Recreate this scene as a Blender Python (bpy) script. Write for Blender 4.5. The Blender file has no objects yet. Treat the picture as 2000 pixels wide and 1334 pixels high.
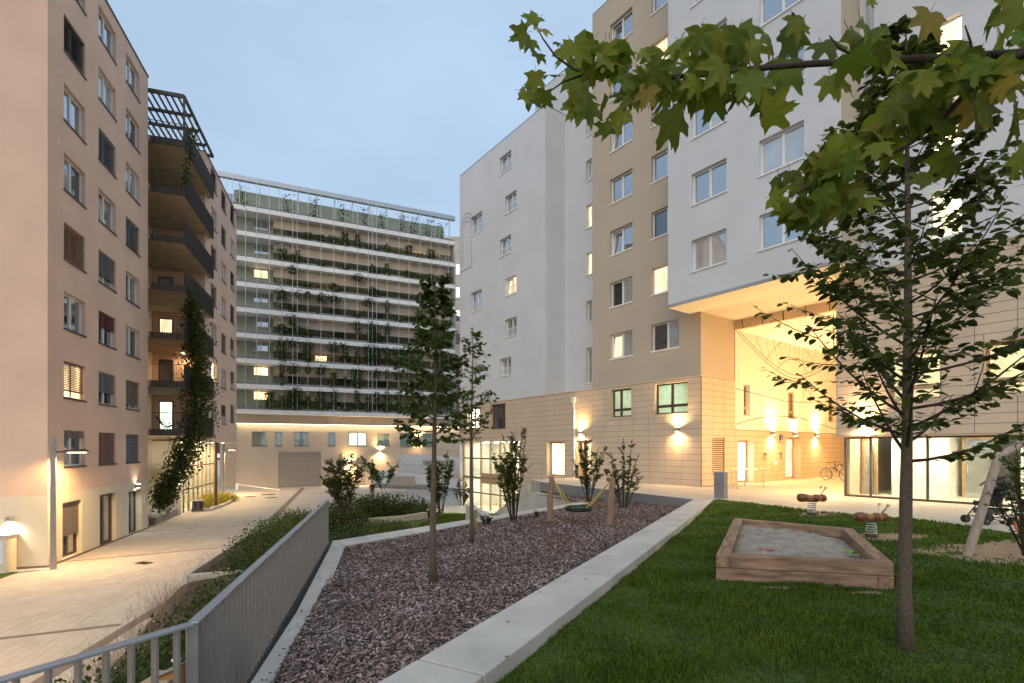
import bpy, bmesh, math, random
import numpy as np
from mathutils import Vector, Matrix
R = math.radians
rng = random.Random(7)
sc = bpy.context.scene
col = sc.collection

# ---------------------------------------------------------------- camera, sky, exposure
F = 985.0; CX = 1000.0; HY = 875.0; H = 1.8          # photo geometry (2000 px wide), eye height over the lawn
cam = bpy.data.cameras.new('camera'); camo = bpy.data.objects.new('camera', cam); col.objects.link(camo)
camo.location = (0, 0, H); camo.rotation_euler = (R(90), 0, 0)
cam.sensor_width = 36; cam.lens = 36 * F / 2000; cam.shift_y = (HY - 667) / 2000
cam.clip_start = .05; cam.clip_end = 3000
sc.camera = camo
SKY_STRENGTH = .10; VEIL = (1.62, 2.12, 2.74); CLEAR = .24; SUN_EL = 10.0; SUN_AZ = 195.0
w = bpy.data.worlds.new('World'); sc.world = w; w.use_nodes = True
nt = w.node_tree; bg = nt.nodes['Background']
sky = nt.nodes.new('ShaderNodeTexSky'); sky.sky_type = 'NISHITA'; sky.sun_disc = False
sky.sun_elevation = R(SUN_EL); sky.sun_rotation = R(SUN_AZ); sky.air_density = 1.0; sky.dust_density = 2.5; sky.ozone_density = 1.5
# thin even dusk veil over the clear sky, with faint drifting cloud
tcw = nt.nodes.new('ShaderNodeTexCoord'); mpw = nt.nodes.new('ShaderNodeMapping'); mpw.inputs['Scale'].default_value = (1.2, 1.2, 3.0); nzw = nt.nodes.new('ShaderNodeTexNoise'); nzw.inputs['Scale'].default_value = 1.6; nzw.inputs['Detail'].default_value = 4
mrw = nt.nodes.new('ShaderNodeMapRange'); mrw.inputs['From Min'].default_value = .3; mrw.inputs['From Max'].default_value = .7; mrw.inputs['To Min'].default_value = .90; mrw.inputs['To Max'].default_value = 1.10
vm1 = nt.nodes.new('ShaderNodeVectorMath'); vm1.operation = 'SCALE'; vm1.inputs[0].default_value = VEIL; vm2 = nt.nodes.new('ShaderNodeVectorMath'); vm2.operation = 'SCALE'; vm2.inputs['Scale'].default_value = CLEAR; vm3 = nt.nodes.new('ShaderNodeVectorMath'); vm3.operation = 'ADD'
nt.links.new(tcw.outputs['Generated'], mpw.inputs[0]); nt.links.new(mpw.outputs[0], nzw.inputs['Vector']); nt.links.new(nzw.outputs[0], mrw.inputs[0]); nt.links.new(mrw.outputs[0], vm1.inputs['Scale'])
nt.links.new(sky.outputs[0], vm2.inputs[0]); nt.links.new(vm1.outputs[0], vm3.inputs[0]); nt.links.new(vm2.outputs[0], vm3.inputs[1]); nt.links.new(vm3.outputs[0], bg.inputs[0]); bg.inputs[1].default_value = SKY_STRENGTH
sun = bpy.data.lights.new('sun', 'SUN'); sun.energy = .32; sun.angle = R(60); sun.color = (1, .95, .88)
suno = bpy.data.objects.new('sun', sun); col.objects.link(suno)
suno.rotation_euler = (R(90 - 42), 0, R(180 - SUN_AZ))
sc.view_settings.view_transform = 'Standard'; sc.view_settings.look = 'None'; sc.view_settings.exposure = 1.38; sc.view_settings.gamma = 1.0
sc.cycles.use_denoising = True
sc.cycles.max_bounces = 6; sc.cycles.transparent_max_bounces = 12; sc.cycles.sample_clamp_indirect = 4.0
try: sc.cycles.use_light_tree = True
except Exception: pass

# ---------------------------------------------------------------- photo pixel helpers
def gp(px, py, z):                       # pixel on the horizontal level z
    Y = (H - z) * F / (py - HY); return ((px - CX) / F * Y, Y)
def P3(px, py, Y): return Vector(((px - CX) / F * Y, Y, H + (HY - py) * Y / F))
class Fr:                                # a facade: a runs right along it, b into the building
    def __init__(s, o, n):
        l = math.hypot(*n); s.o = o; s.n = (n[0] / l, n[1] / l); s.a = (s.n[1], -s.n[0])
        s.rot = math.atan2(s.a[1], s.a[0])
    def A(s, px, b=0):
        k = (px - CX) / F; ox = s.o[0] + s.n[0] * b; oy = s.o[1] + s.n[1] * b
        return (k * oy - ox) / (s.a[0] - k * s.a[1])
    def B(s, px, a=0):
        k = (px - CX) / F; ox = s.o[0] + s.a[0] * a; oy = s.o[1] + s.a[1] * a
        return (k * oy - ox) / (s.n[0] - k * s.n[1])
    def W(s, a, b): return (s.o[0] + s.a[0] * a + s.n[0] * b, s.o[1] + s.a[1] * a + s.n[1] * b)
    def Z(s, px, py, b=0): return H + (HY - py) * s.W(s.A(px, b), b)[1] / F
    def ZS(s, px, py, a=0): return H + (HY - py) * s.W(a, s.B(px, a))[1] / F
FRT = Fr(gp(1369, 951, 0), (1320, 985))               # beige and white buildings on the right
FLF = Fr((-18.14, 19.7), (-.954, -.3002))             # brown building on the left
FGR = Fr((-31.6, 58.1), (-.401, .916))                # planted building at the end
ALLEY = -2.9

# ---------------------------------------------------------------- materials
MATS = {}
def new_mat(name):
    m = bpy.data.materials.new(name); m.use_nodes = True; MATS[name] = m
    return m, m.node_tree, m.node_tree.nodes['Principled BSDF']
def pm(name, c, rough=.75, var=.12, scale=3., bump=0., bscale=60., metal=0., spec=.4, c2=None, detail=4., island=0., coat=0., stretch=None):
    m, t, b = new_mat(name)
    geo = t.nodes.new('ShaderNodeNewGeometry'); pos = geo.outputs['Position']
    if stretch:
        tc = t.nodes.new('ShaderNodeTexCoord'); mp = t.nodes.new('ShaderNodeMapping'); mp.inputs['Scale'].default_value = stretch
        t.links.new(tc.outputs['Object'], mp.inputs[0]); pos = mp.outputs[0]
    n = t.nodes.new('ShaderNodeTexNoise'); n.inputs['Scale'].default_value = scale; n.inputs['Detail'].default_value = detail
    t.links.new(pos, n.inputs['Vector'])
    mx = t.nodes.new('ShaderNodeMix'); mx.data_type = 'RGBA'
    ramp = t.nodes.new('ShaderNodeMapRange'); ramp.inputs['From Min'].default_value = .3; ramp.inputs['From Max'].default_value = .7
    t.links.new(n.outputs[0], ramp.inputs[0]); t.links.new(ramp.outputs[0], mx.inputs[0])
    hi = c2 if c2 else tuple(min(1, x * (1 + var)) for x in c); lo = c if c2 else tuple(x * (1 - var) for x in c)
    mx.inputs[6].default_value = (*lo, 1); mx.inputs[7].default_value = (*hi, 1)
    out = mx.outputs[2]
    if island:
        hs = t.nodes.new('ShaderNodeHueSaturation'); mr = t.nodes.new('ShaderNodeMapRange')
        mr.inputs['To Min'].default_value = 1 - island; mr.inputs['To Max'].default_value = 1 + island
        oi = t.nodes.new('ShaderNodeObjectInfo'); a1 = t.nodes.new('ShaderNodeMath'); a1.operation = 'ADD'; fr_ = t.nodes.new('ShaderNodeMath'); fr_.operation = 'FRACT'; t.links.new(geo.outputs['Random Per Island'], a1.inputs[0]); t.links.new(oi.outputs['Random'], a1.inputs[1]); t.links.new(a1.outputs[0], fr_.inputs[0])
        t.links.new(fr_.outputs[0], mr.inputs[0]); t.links.new(mr.outputs[0], hs.inputs['Value']); hv = t.nodes.new('ShaderNodeMapRange'); hsw = .05 if island < .6 else 0; hv.inputs['To Min'].default_value = .5 - island * hsw; hv.inputs['To Max'].default_value = .5 + island * hsw; t.links.new(oi.outputs['Random'], hv.inputs[0]); t.links.new(hv.outputs[0], hs.inputs['Hue'])
        t.links.new(out, hs.inputs['Color']); out = hs.outputs[0]
    t.links.new(out, b.inputs['Base Color'])
    b.inputs['Roughness'].default_value = rough; b.inputs['Metallic'].default_value = metal
    b.inputs['Specular IOR Level'].default_value = spec
    if coat: b.inputs['Coat Weight'].default_value = coat
    if bump:
        n2 = t.nodes.new('ShaderNodeTexNoise'); n2.inputs['Scale'].default_value = bscale; n2.inputs['Detail'].default_value = 5
        t.links.new(pos, n2.inputs['Vector'])
        bp = t.nodes.new('ShaderNodeBump'); bp.inputs['Strength'].default_value = bump; bp.inputs['Distance'].default_value = .02
        t.links.new(n2.outputs[0], bp.inputs['Height']); t.links.new(bp.outputs[0], b.inputs['Normal'])
    return m
def leafmat(name, c, c2, trans=.35, island=.35, rough=.55):
    m = pm(name, c, rough, c2=c2, scale=1.5, island=island, spec=.3); t = m.node_tree; b = t.nodes['Principled BSDF']
    o = t.nodes['Material Output']; tr = t.nodes.new('ShaderNodeBsdfTranslucent'); mx = t.nodes.new('ShaderNodeMixShader')
    src = b.inputs['Base Color'].links[0].from_socket
    t.links.new(src, tr.inputs[0]); mx.inputs[0].default_value = trans
    t.links.new(b.outputs[0], mx.inputs[1]); t.links.new(tr.outputs[0], mx.inputs[2]); t.links.new(mx.outputs[0], o.inputs[0])
    return m
def emat(name, c, s):
    m, t, b = new_mat(name); t.nodes.remove(b); e = t.nodes.new('ShaderNodeEmission')
    e.inputs[0].default_value = (*c, 1); e.inputs[1].default_value = s
    t.links.new(e.outputs[0], t.nodes['Material Output'].inputs[0]); return m
def litmat(name, c, s, scale=2.5, lo=.35):
    m = emat(name, c, s); t = m.node_tree; e = [n for n in t.nodes if n.type == 'EMISSION'][0]
    g = t.nodes.new('ShaderNodeNewGeometry'); mp = t.nodes.new('ShaderNodeMapping'); mp.inputs['Scale'].default_value = (1, 1, .25)
    n = t.nodes.new('ShaderNodeTexNoise'); n.inputs['Scale'].default_value = scale; n.inputs['Detail'].default_value = 2
    mr = t.nodes.new('ShaderNodeMapRange'); mr.inputs['From Min'].default_value = .35; mr.inputs['From Max'].default_value = .65
    mr.inputs['To Min'].default_value = s * lo; mr.inputs['To Max'].default_value = s
    t.links.new(g.outputs['Position'], mp.inputs[0]); t.links.new(mp.outputs[0], n.inputs['Vector']); t.links.new(n.outputs[0], mr.inputs[0]); t.links.new(mr.outputs[0], e.inputs[1])
    return m
def glassmat(name, c, refl=.4, var=.5, scale=.6):      # window with a dim room or curtain behind it
    m = pm(name, c, .6, var=var, scale=scale, spec=0.); t = m.node_tree; b = t.nodes['Principled BSDF']; o = t.nodes['Material Output']
    g = t.nodes.new('ShaderNodeBsdfGlossy'); g.inputs['Roughness'].default_value = .03; g.inputs[0].default_value = (.9, .95, 1, 1)
    lw = t.nodes.new('ShaderNodeFresnel'); lw.inputs[0].default_value = 1.5
    ad = t.nodes.new('ShaderNodeMath'); ad.operation = 'MULTIPLY_ADD'; ad.inputs[1].default_value = .9; ad.inputs[2].default_value = refl; ad.use_clamp = True
    mx = t.nodes.new('ShaderNodeMixShader'); t.links.new(lw.outputs[0], ad.inputs[0]); t.links.new(ad.outputs[0], mx.inputs[0])
    t.links.new(b.outputs[0], mx.inputs[1]); t.links.new(g.outputs[0], mx.inputs[2]); t.links.new(mx.outputs[0], o.inputs[0]); return m
def clearglass(name, tint=(.93, .97, .95)):
    m, t, b = new_mat(name); t.nodes.remove(b); tr = t.nodes.new('ShaderNodeBsdfTransparent'); tr.inputs[0].default_value = (*tint, 1)
    g = t.nodes.new('ShaderNodeBsdfGlossy'); g.inputs['Roughness'].default_value = .02
    lw = t.nodes.new('ShaderNodeFresnel'); mx = t.nodes.new('ShaderNodeMixShader'); gg = t.nodes.new('ShaderNodeNewGeometry'); io = t.nodes.new('ShaderNodeMapRange'); io.inputs['To Min'].default_value = 1.45; io.inputs['To Max'].default_value = 1 / 1.45; t.links.new(gg.outputs['Backfacing'], io.inputs[0]); t.links.new(io.outputs[0], lw.inputs[0])
    t.links.new(lw.outputs[0], mx.inputs[0]); t.links.new(tr.outputs[0], mx.inputs[1]); t.links.new(g.outputs[0], mx.inputs[2])
    t.links.new(mx.outputs[0], t.nodes['Material Output'].inputs[0]); return m
pm('stucco_brown', (.70, .49, .37), .9, .07, .5, .25, 90)
pm('stucco_cream', (.66, .58, .44), .9, .05, .5, .25, 90)
pm('stucco_beige', (.46, .39, .31), .9, .05, .4, .25, 90)
pm('stucco_white', (.57, .585, .61), .9, .05, .5, .25, 90)  # neutral paint; the blue cast of the sky is put into the colour
pm('stucco_warm', (.62, .57, .48), .9, .05, .4, .25, 90)
pm('stucco_sage', (.33, .36, .29), .9, .06, .4, .2, 60)
pm('panel', (.55, .435, .32), .6, .07, .8, .05, 120, island=0)
pm('panel_back', (.10, .08, .06), .9)
pm('mural_white', (.74, .72, .66), .9, .03)
pm('line_black', (.03, .028, .025), .8)
pm('white_frame', (.72, .72, .70), .45, .03)
pm('bronze_frame', (.10, .07, .05), .4, .1, metal=.3)
pm('oak_frame', (.40, .27, .15), .5, .2, 6)
pm('dark_sill', (.07, .065, .06), .5, .1)
pm('dark_metal', (.055, .042, .038), .6, .15)
pm('grey_metal', (.30, .285, .27), .42, .08, 8, metal=.5)
pm('zinc', (.45, .46, .48), .4, .06, metal=.7)
pm('steel', (.55, .55, .56), .3, .06, metal=.9)
pm('concrete', (.51, .47, .415), .85, .17, 1.3, .25, 45, detail=8)
pm('concrete_dark', (.22, .215, .21), .85, .15, 1.2, .25, 45, detail=8)
pm('slab_white', (.72, .72, .70), .7, .05, 1)
pm('paver', (.49, .42, .34), .85, .09, .7, .2, 50, detail=8, island=.07)
pm('paver_dark', (.20, .15, .12), .85, .1, 3, .2, 50)
pm('joint', (.27, .225, .175), .95)
pm('soil', (.055, .04, .028), .95, .3, 6, .5, 30)
pm('turf', (.04, .07, .010), .95, c2=(.07, .11, .018), scale=2.2, bump=.5, bscale=40)
pm('bare_earth', (.30, .20, .12), .95, .2, 4, .4, 30)
pm('sand', (.33, .28, .225), .95, .28, 6, 1.0, 12, detail=8)
pm('bark_base', (.09, .062, .05), .95, .4, 9, .6, 40)
pm('timber', (.27, .17, .11), .8, .5, 1.2, .3, 8, stretch=(2, 14, 14), detail=8)
pm('timber_pale', (.47, .33, .21), .75, .2, 1.2, .3, 8, stretch=(2, 14, 14), detail=8)
pm('post_wood', (.27, .17, .11), .8, .25, 2, .4, 10, stretch=(12, 12, 1.2), detail=8)
pm('log_grey', (.36, .28, .22), .8, .2, 2, .3, 10, stretch=(12, 12, 1.2), detail=8)
pm('rider_dark', (.16, .05, .018), .35, .15, 6, coat=.4)
pm('rider_light', (.34, .15, .05), .35, .15, 6, coat=.4)
pm('knob', (.42, .40, .16), .5)
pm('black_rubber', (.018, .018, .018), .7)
pm('rope_yellow', (.50, .36, .05), .7, .2, 20)
pm('net_green', (.06, .45, .15), .6)
pm('toy_green', (.24, .50, .07), .4); pm('toy_red', (.55, .10, .10), .4); pm('orange_plastic', (.60, .13, .03), .35)
pm('fabric_black', (.02, .022, .028), .9, .2, 20); pm('fabric_grey', (.10, .10, .11), .9)
pm('bark', (.125, .095, .07), .9, .4, 14, .6, 40, stretch=(8, 8, 1.5)); pm('bark_dark', (.05, .035, .025), .9, .25, 14, .5, 40)
pm('stone_gravel', (.40, .38, .35), .9, .25, 25, .5, 60)
pm('red_cloth', (.09, .02, .018), .9); pm('skin', (.45, .28, .2), .6); pm('jeans', (.05, .06, .09), .9)
pm('enamel_blue', (.015, .02, .12), .3); pm('enamel_white', (.8, .8, .8), .3)
pm('interior_white', (.75, .72, .66), .9); pm('interior_floor', (.55, .5, .42), .5); pm('interior_wood', (.42, .27, .13), .6, .15, 5)
for nm, c in (('blind_brown', (.20, .10, .075)), ('blind_grey', (.17, .165, .165)), ('blind_darkbrown', (.045, .032, .026)), ('blind_red', (.14, .018, .02)),
              ('blind_orange', (.27, .115, .045)), ('blind_blue', (.16, .165, .19)), ('blind_taupe', (.20, .155, .12))): pm(nm, c, .55, .08)
glassmat('glass', (.05, .055, .06), .42); glassmat('glass_curtain', (.34, .34, .33), .28, .2, 1.5); glassmat('glass_dark', (.03, .03, .032), .16)
glassmat('glass_green', (.16, .24, .21), .22, .2)
clearglass('clear_glass')
litmat('lit_warm', (1, .66, .32), 1.5); litmat('lit_curtain', (1, .74, .45), .75, 4, .6); litmat('lit_cool', (.80, .92, .74), .9, 1.2, .5); litmat('lit_white', (1, .87, .62), 2.6, 1.0, .6)
litmat('lit_bright', (1, .80, .48), 2.0, 2.5, .35)
emat('lamp_warm', (1, .78, .45), 14); emat('lamp_white', (1, .9, .72), 14); emat('lamp_soft', (1, .80, .5), 18); emat('tl_red', (1, .05, .1), 5); emat('tl_green', (.1, 1, .7), 5); emat('tl_pink', (1, .3, .5), 1.2)
emat('ceiling_strip', (1, .84, .58), 34); emat('ceiling_room', (1, .82, .5), 7); emat('ceiling_cool', (.82, 1, .74), 4)
leafmat('leaf_maple', (.11, .15, .014), (.165, .205, .018), .5, .4)
leafmat('leaf_yellow', (.28, .23, .03), (.33, .24, .04), .5, .3)
leafmat('leaf_tree', (.07, .105, .02), (.115, .145, .028), .4, .4)
leafmat('leaf_dark', (.04, .065, .014), (.075, .10, .02), .35, .45)
leafmat('leaf_shrub', (.07, .10, .02), (.12, .14, .03), .35, .4)
leafmat('leaf_vine', (.04, .065, .013), (.075, .10, .02), .3, .4)
leafmat('leaf_golden', (.30, .26, .03), (.42, .34, .06), .35, .4)
leafmat('grass_blade', (.055, .10, .005), (.115, .16, .010), .3, .45, .6)
leafmat('twig_pale', (.20, .15, .10), (.28, .22, .16), .2, .4); leafmat('petal', (.6, .55, .48), (.7, .66, .6), .3, .2)
def chipmat():
    m = pm('bark_chip', (.205, .135, .11), .9, c2=(.34, .255, .23), scale=1.2, island=.95, spec=.25)
chipmat()
M = MATS

# ---------------------------------------------------------------- mesh helpers
class MB:
    def __init__(s): s.v = []; s.f = []
    def add(s, vs, fs):
        o = len(s.v); s.v += [tuple(p) for p in vs]; s.f += [tuple(i + o for i in f) for f in fs]; return s
    def box(s, x0, x1, y0, y1, z0, z1):
        if x0 > x1: x0, x1 = x1, x0
        if y0 > y1: y0, y1 = y1, y0
        if z0 > z1: z0, z1 = z1, z0
        return s.add([(x0, y0, z0), (x1, y0, z0), (x1, y1, z0), (x0, y1, z0), (x0, y0, z1), (x1, y0, z1), (x1, y1, z1), (x0, y1, z1)],
                     [(0, 3, 2, 1), (4, 5, 6, 7), (0, 1, 5, 4), (1, 2, 6, 5), (2, 3, 7, 6), (3, 0, 4, 7)])
    def quad(s, a, b, c, d): return s.add([a, b, c, d], [(0, 1, 2, 3)])
    def prism(s, poly, z0, z1):
        n = len(poly); zz0 = z0 if hasattr(z0, '__len__') else [z0] * n; zz1 = z1 if hasattr(z1, '__len__') else [z1] * n
        vs = [(p[0], p[1], a) for p, a in zip(poly, zz0)] + [(p[0], p[1], a) for p, a in zip(poly, zz1)]
        return s.add(vs, [tuple(range(n - 1, -1, -1)), tuple(range(n, 2 * n))] + [(i, (i + 1) % n, n + (i + 1) % n, n + i) for i in range(n)])
    def bar(s, p, q, wx, wy=None):               # square bar between two points
        return s.tube([p, q], [wx, wx], 4)
    def tube(s, pts, rad, n=6, cap=True):
        pts = [Vector(p) for p in pts]
        if not hasattr(rad, '__len__'): rad = [rad] * len(pts)
        vs = []; fs = []; up = None
        for i, p in enumerate(pts):
            d = (pts[min(i + 1, len(pts) - 1)] - pts[max(i - 1, 0)])
            if d.length < 1e-9: d = Vector((0, 0, 1))
            d.normalize()
            if up is None: up = Vector((0, 0, 1)) if abs(d.z) < .9 else Vector((1, 0, 0))
            x = d.cross(up)
            if x.length < 1e-6: x = d.cross(Vector((0, 1, 0)))
            x.normalize(); y = x.cross(d).normalized(); up = y
            for k in range(n):
                a = 2 * math.pi * k / n + (math.pi / 4 if n == 4 else 0); vs.append(p + (x * math.cos(a) + y * math.sin(a)) * rad[i])
        for i in range(len(pts) - 1):
            for k in range(n):
                fs.append((i * n + k, i * n + (k + 1) % n, (i + 1) * n + (k + 1) % n, (i + 1) * n + k))
        if cap: fs.append(tuple(range(n - 1, -1, -1))); fs.append(tuple(range((len(pts) - 1) * n, len(pts) * n)))
        return s.add(vs, fs)
    def lathe(s, prof, n=14, c=(0, 0, 0), axis='z'):
        vs = []; fs = []
        for r, h in prof:
            for k in range(n):
                a = 2 * math.pi * k / n
                p = (r * math.cos(a), r * math.sin(a), h) if axis == 'z' else (h, r * math.cos(a), r * math.sin(a))
                vs.append((p[0] + c[0], p[1] + c[1], p[2] + c[2]))
        for i in range(len(prof) - 1):
            for k in range(n): fs.append((i * n + k, i * n + (k + 1) % n, (i + 1) * n + (k + 1) % n, (i + 1) * n + k))
        fs.append(tuple(range(n - 1, -1, -1))); fs.append(tuple(range((len(prof) - 1) * n, len(prof) * n)))
        return s.add(vs, fs)
    def torus(s, c, R0, r0, n=24, m=8, squash=1., tilt=None):
        vs = []; fs = []
        for i in range(n):
            a = 2 * math.pi * i / n
            for j in range(m):
                b = 2 * math.pi * j / m; rr = R0 + r0 * math.cos(b)
                p = Vector((rr * math.cos(a), rr * math.sin(a) * squash, r0 * math.sin(b)))
                if tilt: p = tilt @ p
                vs.append(p + Vector(c))
        for i in range(n):
            for j in range(m): fs.append((i * m + j, ((i + 1) % n) * m + j, ((i + 1) % n) * m + (j + 1) % m, i * m + (j + 1) % m))
        return s.add(vs, fs)
    def mesh(s, name, mat):
        me = bpy.data.meshes.new(name); me.from_pydata([tuple(p) for p in s.v], [], s.f); me.materials.append(M[mat]); return me
    def build(s, name, mat, parent=None, loc=None, smooth=False):
        me = s.mesh(name, mat)
        if smooth: me.polygons.foreach_set('use_smooth', [True] * len(me.polygons))
        return link(name, me, parent, loc)
def link(name, me, parent=None, loc=None, rotz=None):
    o = bpy.data.objects.new(name, me); col.objects.link(o)
    if parent: o.parent = parent
    if loc is not None: o.location = loc
    if rotz is not None: o.rotation_euler = (0, 0, rotz)
    return o
def tag(o, label, cat=None, group=None, kind=None):
    o['label'] = label
    if cat: o['category'] = cat
    if group: o['group'] = group
    if kind: o['kind'] = kind
    return o
def thing(name, label, cat, loc=(0, 0, 0), rotz=0., group=None):
    o = link(name, None, None, loc, rotz); return tag(o, label, cat, group)
def struct(o): o['kind'] = 'structure'; return o
def copy_tree(o, parent=None):
    c = o.copy(); col.objects.link(c); c.parent = parent
    for ch in list(o.children): copy_tree(ch, c)
    return c
def bevel(o, wdt=.01, seg=2):
    m = o.modifiers.new('bevel', 'BEVEL'); m.width = wdt; m.segments = seg; m.limit_method = 'ANGLE'; return o
def npmesh(name, V, faces_n, mat, parent=None, smooth=False):
    """V: (N*k,3) array of N polygons with k corners each"""
    k = faces_n; n = len(V) // k
    me = bpy.data.meshes.new(name); me.vertices.add(n * k); me.vertices.foreach_set('co', np.ascontiguousarray(V, dtype=np.float32).ravel())
    me.loops.add(n * k); me.loops.foreach_set('vertex_index', np.arange(n * k, dtype=np.int32))
    me.polygons.add(n); me.polygons.foreach_set('loop_start', np.arange(0, n * k, k, dtype=np.int32))
    me.polygons.foreach_set('loop_total', np.full(n, k, dtype=np.int32))
    me.update(calc_edges=True); me.materials.append(M[mat]); return link(name, me, parent)
def npmesh_idx(name, V, Fc, mat, parent=None):
    me = bpy.data.meshes.new(name); n, k = Fc.shape
    me.vertices.add(len(V)); me.vertices.foreach_set('co', np.ascontiguousarray(V, dtype=np.float32).ravel())
    me.loops.add(n * k); me.loops.foreach_set('vertex_index', Fc.astype(np.int32).ravel())
    me.polygons.add(n); me.polygons.foreach_set('loop_start', np.arange(0, n * k, k, dtype=np.int32)); me.polygons.foreach_set('loop_total', np.full(n, k, dtype=np.int32))
    me.update(calc_edges=True); me.materials.append(M[mat]); return link(name, me, parent)
UNIT = {}
def unit_box(mat):
    if mat not in UNIT: UNIT[mat] = MB().box(0, 1, 0, 1, 0, 1).mesh('piece', mat)
    return UNIT[mat]
def piece(name, mat, parent, x0, x1, y0, y1, z0, z1):
    o = link(name, unit_box(mat), parent, (x0, y0, z0)); o.scale = (x1 - x0, y1 - y0, z1 - z0); return o
def spot(name, loc, tgt, energy, angle, color, blend=.6, size=.05):
    l = bpy.data.lights.new(name, 'SPOT'); l.energy = energy; l.spot_size = R(angle); l.spot_blend = blend; l.color = color; l.shadow_soft_size = size
    o = bpy.data.objects.new(name, l); col.objects.link(o); o.location = loc
    d = Vector(tgt) - Vector(loc); o.rotation_euler = d.to_track_quat('-Z', 'Y').to_euler(); return o
def point(name, loc, energy, color, size=.08):
    l = bpy.data.lights.new(name, 'POINT'); l.energy = energy; l.color = color; l.shadow_soft_size = size
    o = bpy.data.objects.new(name, l); col.objects.link(o); o.location = loc; return o
WARM = (1, .64, .27)

# ---------------------------------------------------------------- building helpers (local axes of a facade: x right, y in, z up)
def wall(name, mat, par, a0, a1, z0, z1, b=0., holes=(), rev=.2, axis='a'):
    """flat wall with openings; reveals go inwards. axis 'b': wall runs along b at x=b(arg)"""
    xs = sorted({a0, a1, *[h[0] for h in holes], *[h[1] for h in holes]}); zs = sorted({z0, z1, *[h[2] for h in holes], *[h[3] for h in holes]})
    xs = [x for x in xs if a0 <= x <= a1]; zs = [z for z in zs if z0 <= z <= z1]
    mb = MB(); pt = (lambda a, d, z: (a, b + d, z)) if axis == 'a' else (lambda a, d, z: (b - d, a, z))
    for i in range(len(xs) - 1):
        for j in range(len(zs) - 1):
            cx = (xs[i] + xs[i + 1]) / 2; cz = (zs[j] + zs[j + 1]) / 2
            if any(h[0] < cx < h[1] and h[2] < cz < h[3] for h in holes): continue
            mb.quad(pt(xs[i], 0, zs[j]), pt(xs[i + 1], 0, zs[j]), pt(xs[i + 1], 0, zs[j + 1]), pt(xs[i], 0, zs[j + 1]))
    for h in holes:
        p = [(h[0], h[2]), (h[1], h[2]), (h[1], h[3]), (h[0], h[3])]
        for k in range(4):
            q = p[k]; r = p[(k + 1) % 4]; mb.quad(pt(q[0], 0, q[1]), pt(q[0], rev, q[1]), pt(r[0], rev, r[1]), pt(r[0], 0, r[1]))
    me = mb.mesh(name, mat); bm = bmesh.new(); bm.from_mesh(me); bmesh.ops.remove_doubles(bm, verts=bm.verts, dist=1e-4); bm.to_mesh(me); bm.free()
    return link(name, me, par)
CACHE = {}
def cached(key, fn):
    if key not in CACHE: CACHE[key] = fn()
    return CACHE[key]
def frame_mesh(wd, ht, fm, split, transom, fw, dp=.07):
    def mk():
        m = MB(); m.box(0, fw, 0, dp, 0, ht).box(wd - fw, wd, 0, dp, 0, ht).box(fw, wd - fw, 0, dp, 0, fw).box(fw, wd - fw, 0, dp, ht - fw, ht)
        for s in split: m.box(wd * s - fw * .7, wd * s + fw * .7, -.004, dp, fw, ht - fw)
        if transom: m.box(fw, wd - fw, -.006, dp - .004, ht * transom - fw * .8, ht * transom + fw * .8)
        return m.mesh('window', fm)
    return cached(('f', round(wd, 2), round(ht, 2), fm, tuple(split), transom, fw), mk)
def blind_mesh(wd, ht, mat):
    def mk():
        m = MB(); n = max(2, int(ht / .075)); m.box(0, wd, -.03, .03, ht - .09, ht)
        for i in range(n):
            z = i * (ht - .09) / n
            m.add([(0, -.035, z), (wd, -.035, z), (wd, -.01, z + .055), (0, -.01, z + .055), (0, .02, z + .06), (wd, .02, z + .06)], [(0, 1, 2, 3), (3, 2, 5, 4)])
        m.box(0, wd, -.02, .02, -.02, .01); return m.mesh('blind', mat)
    return cached(('b', round(wd, 2), round(ht, 2), mat), mk)
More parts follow.
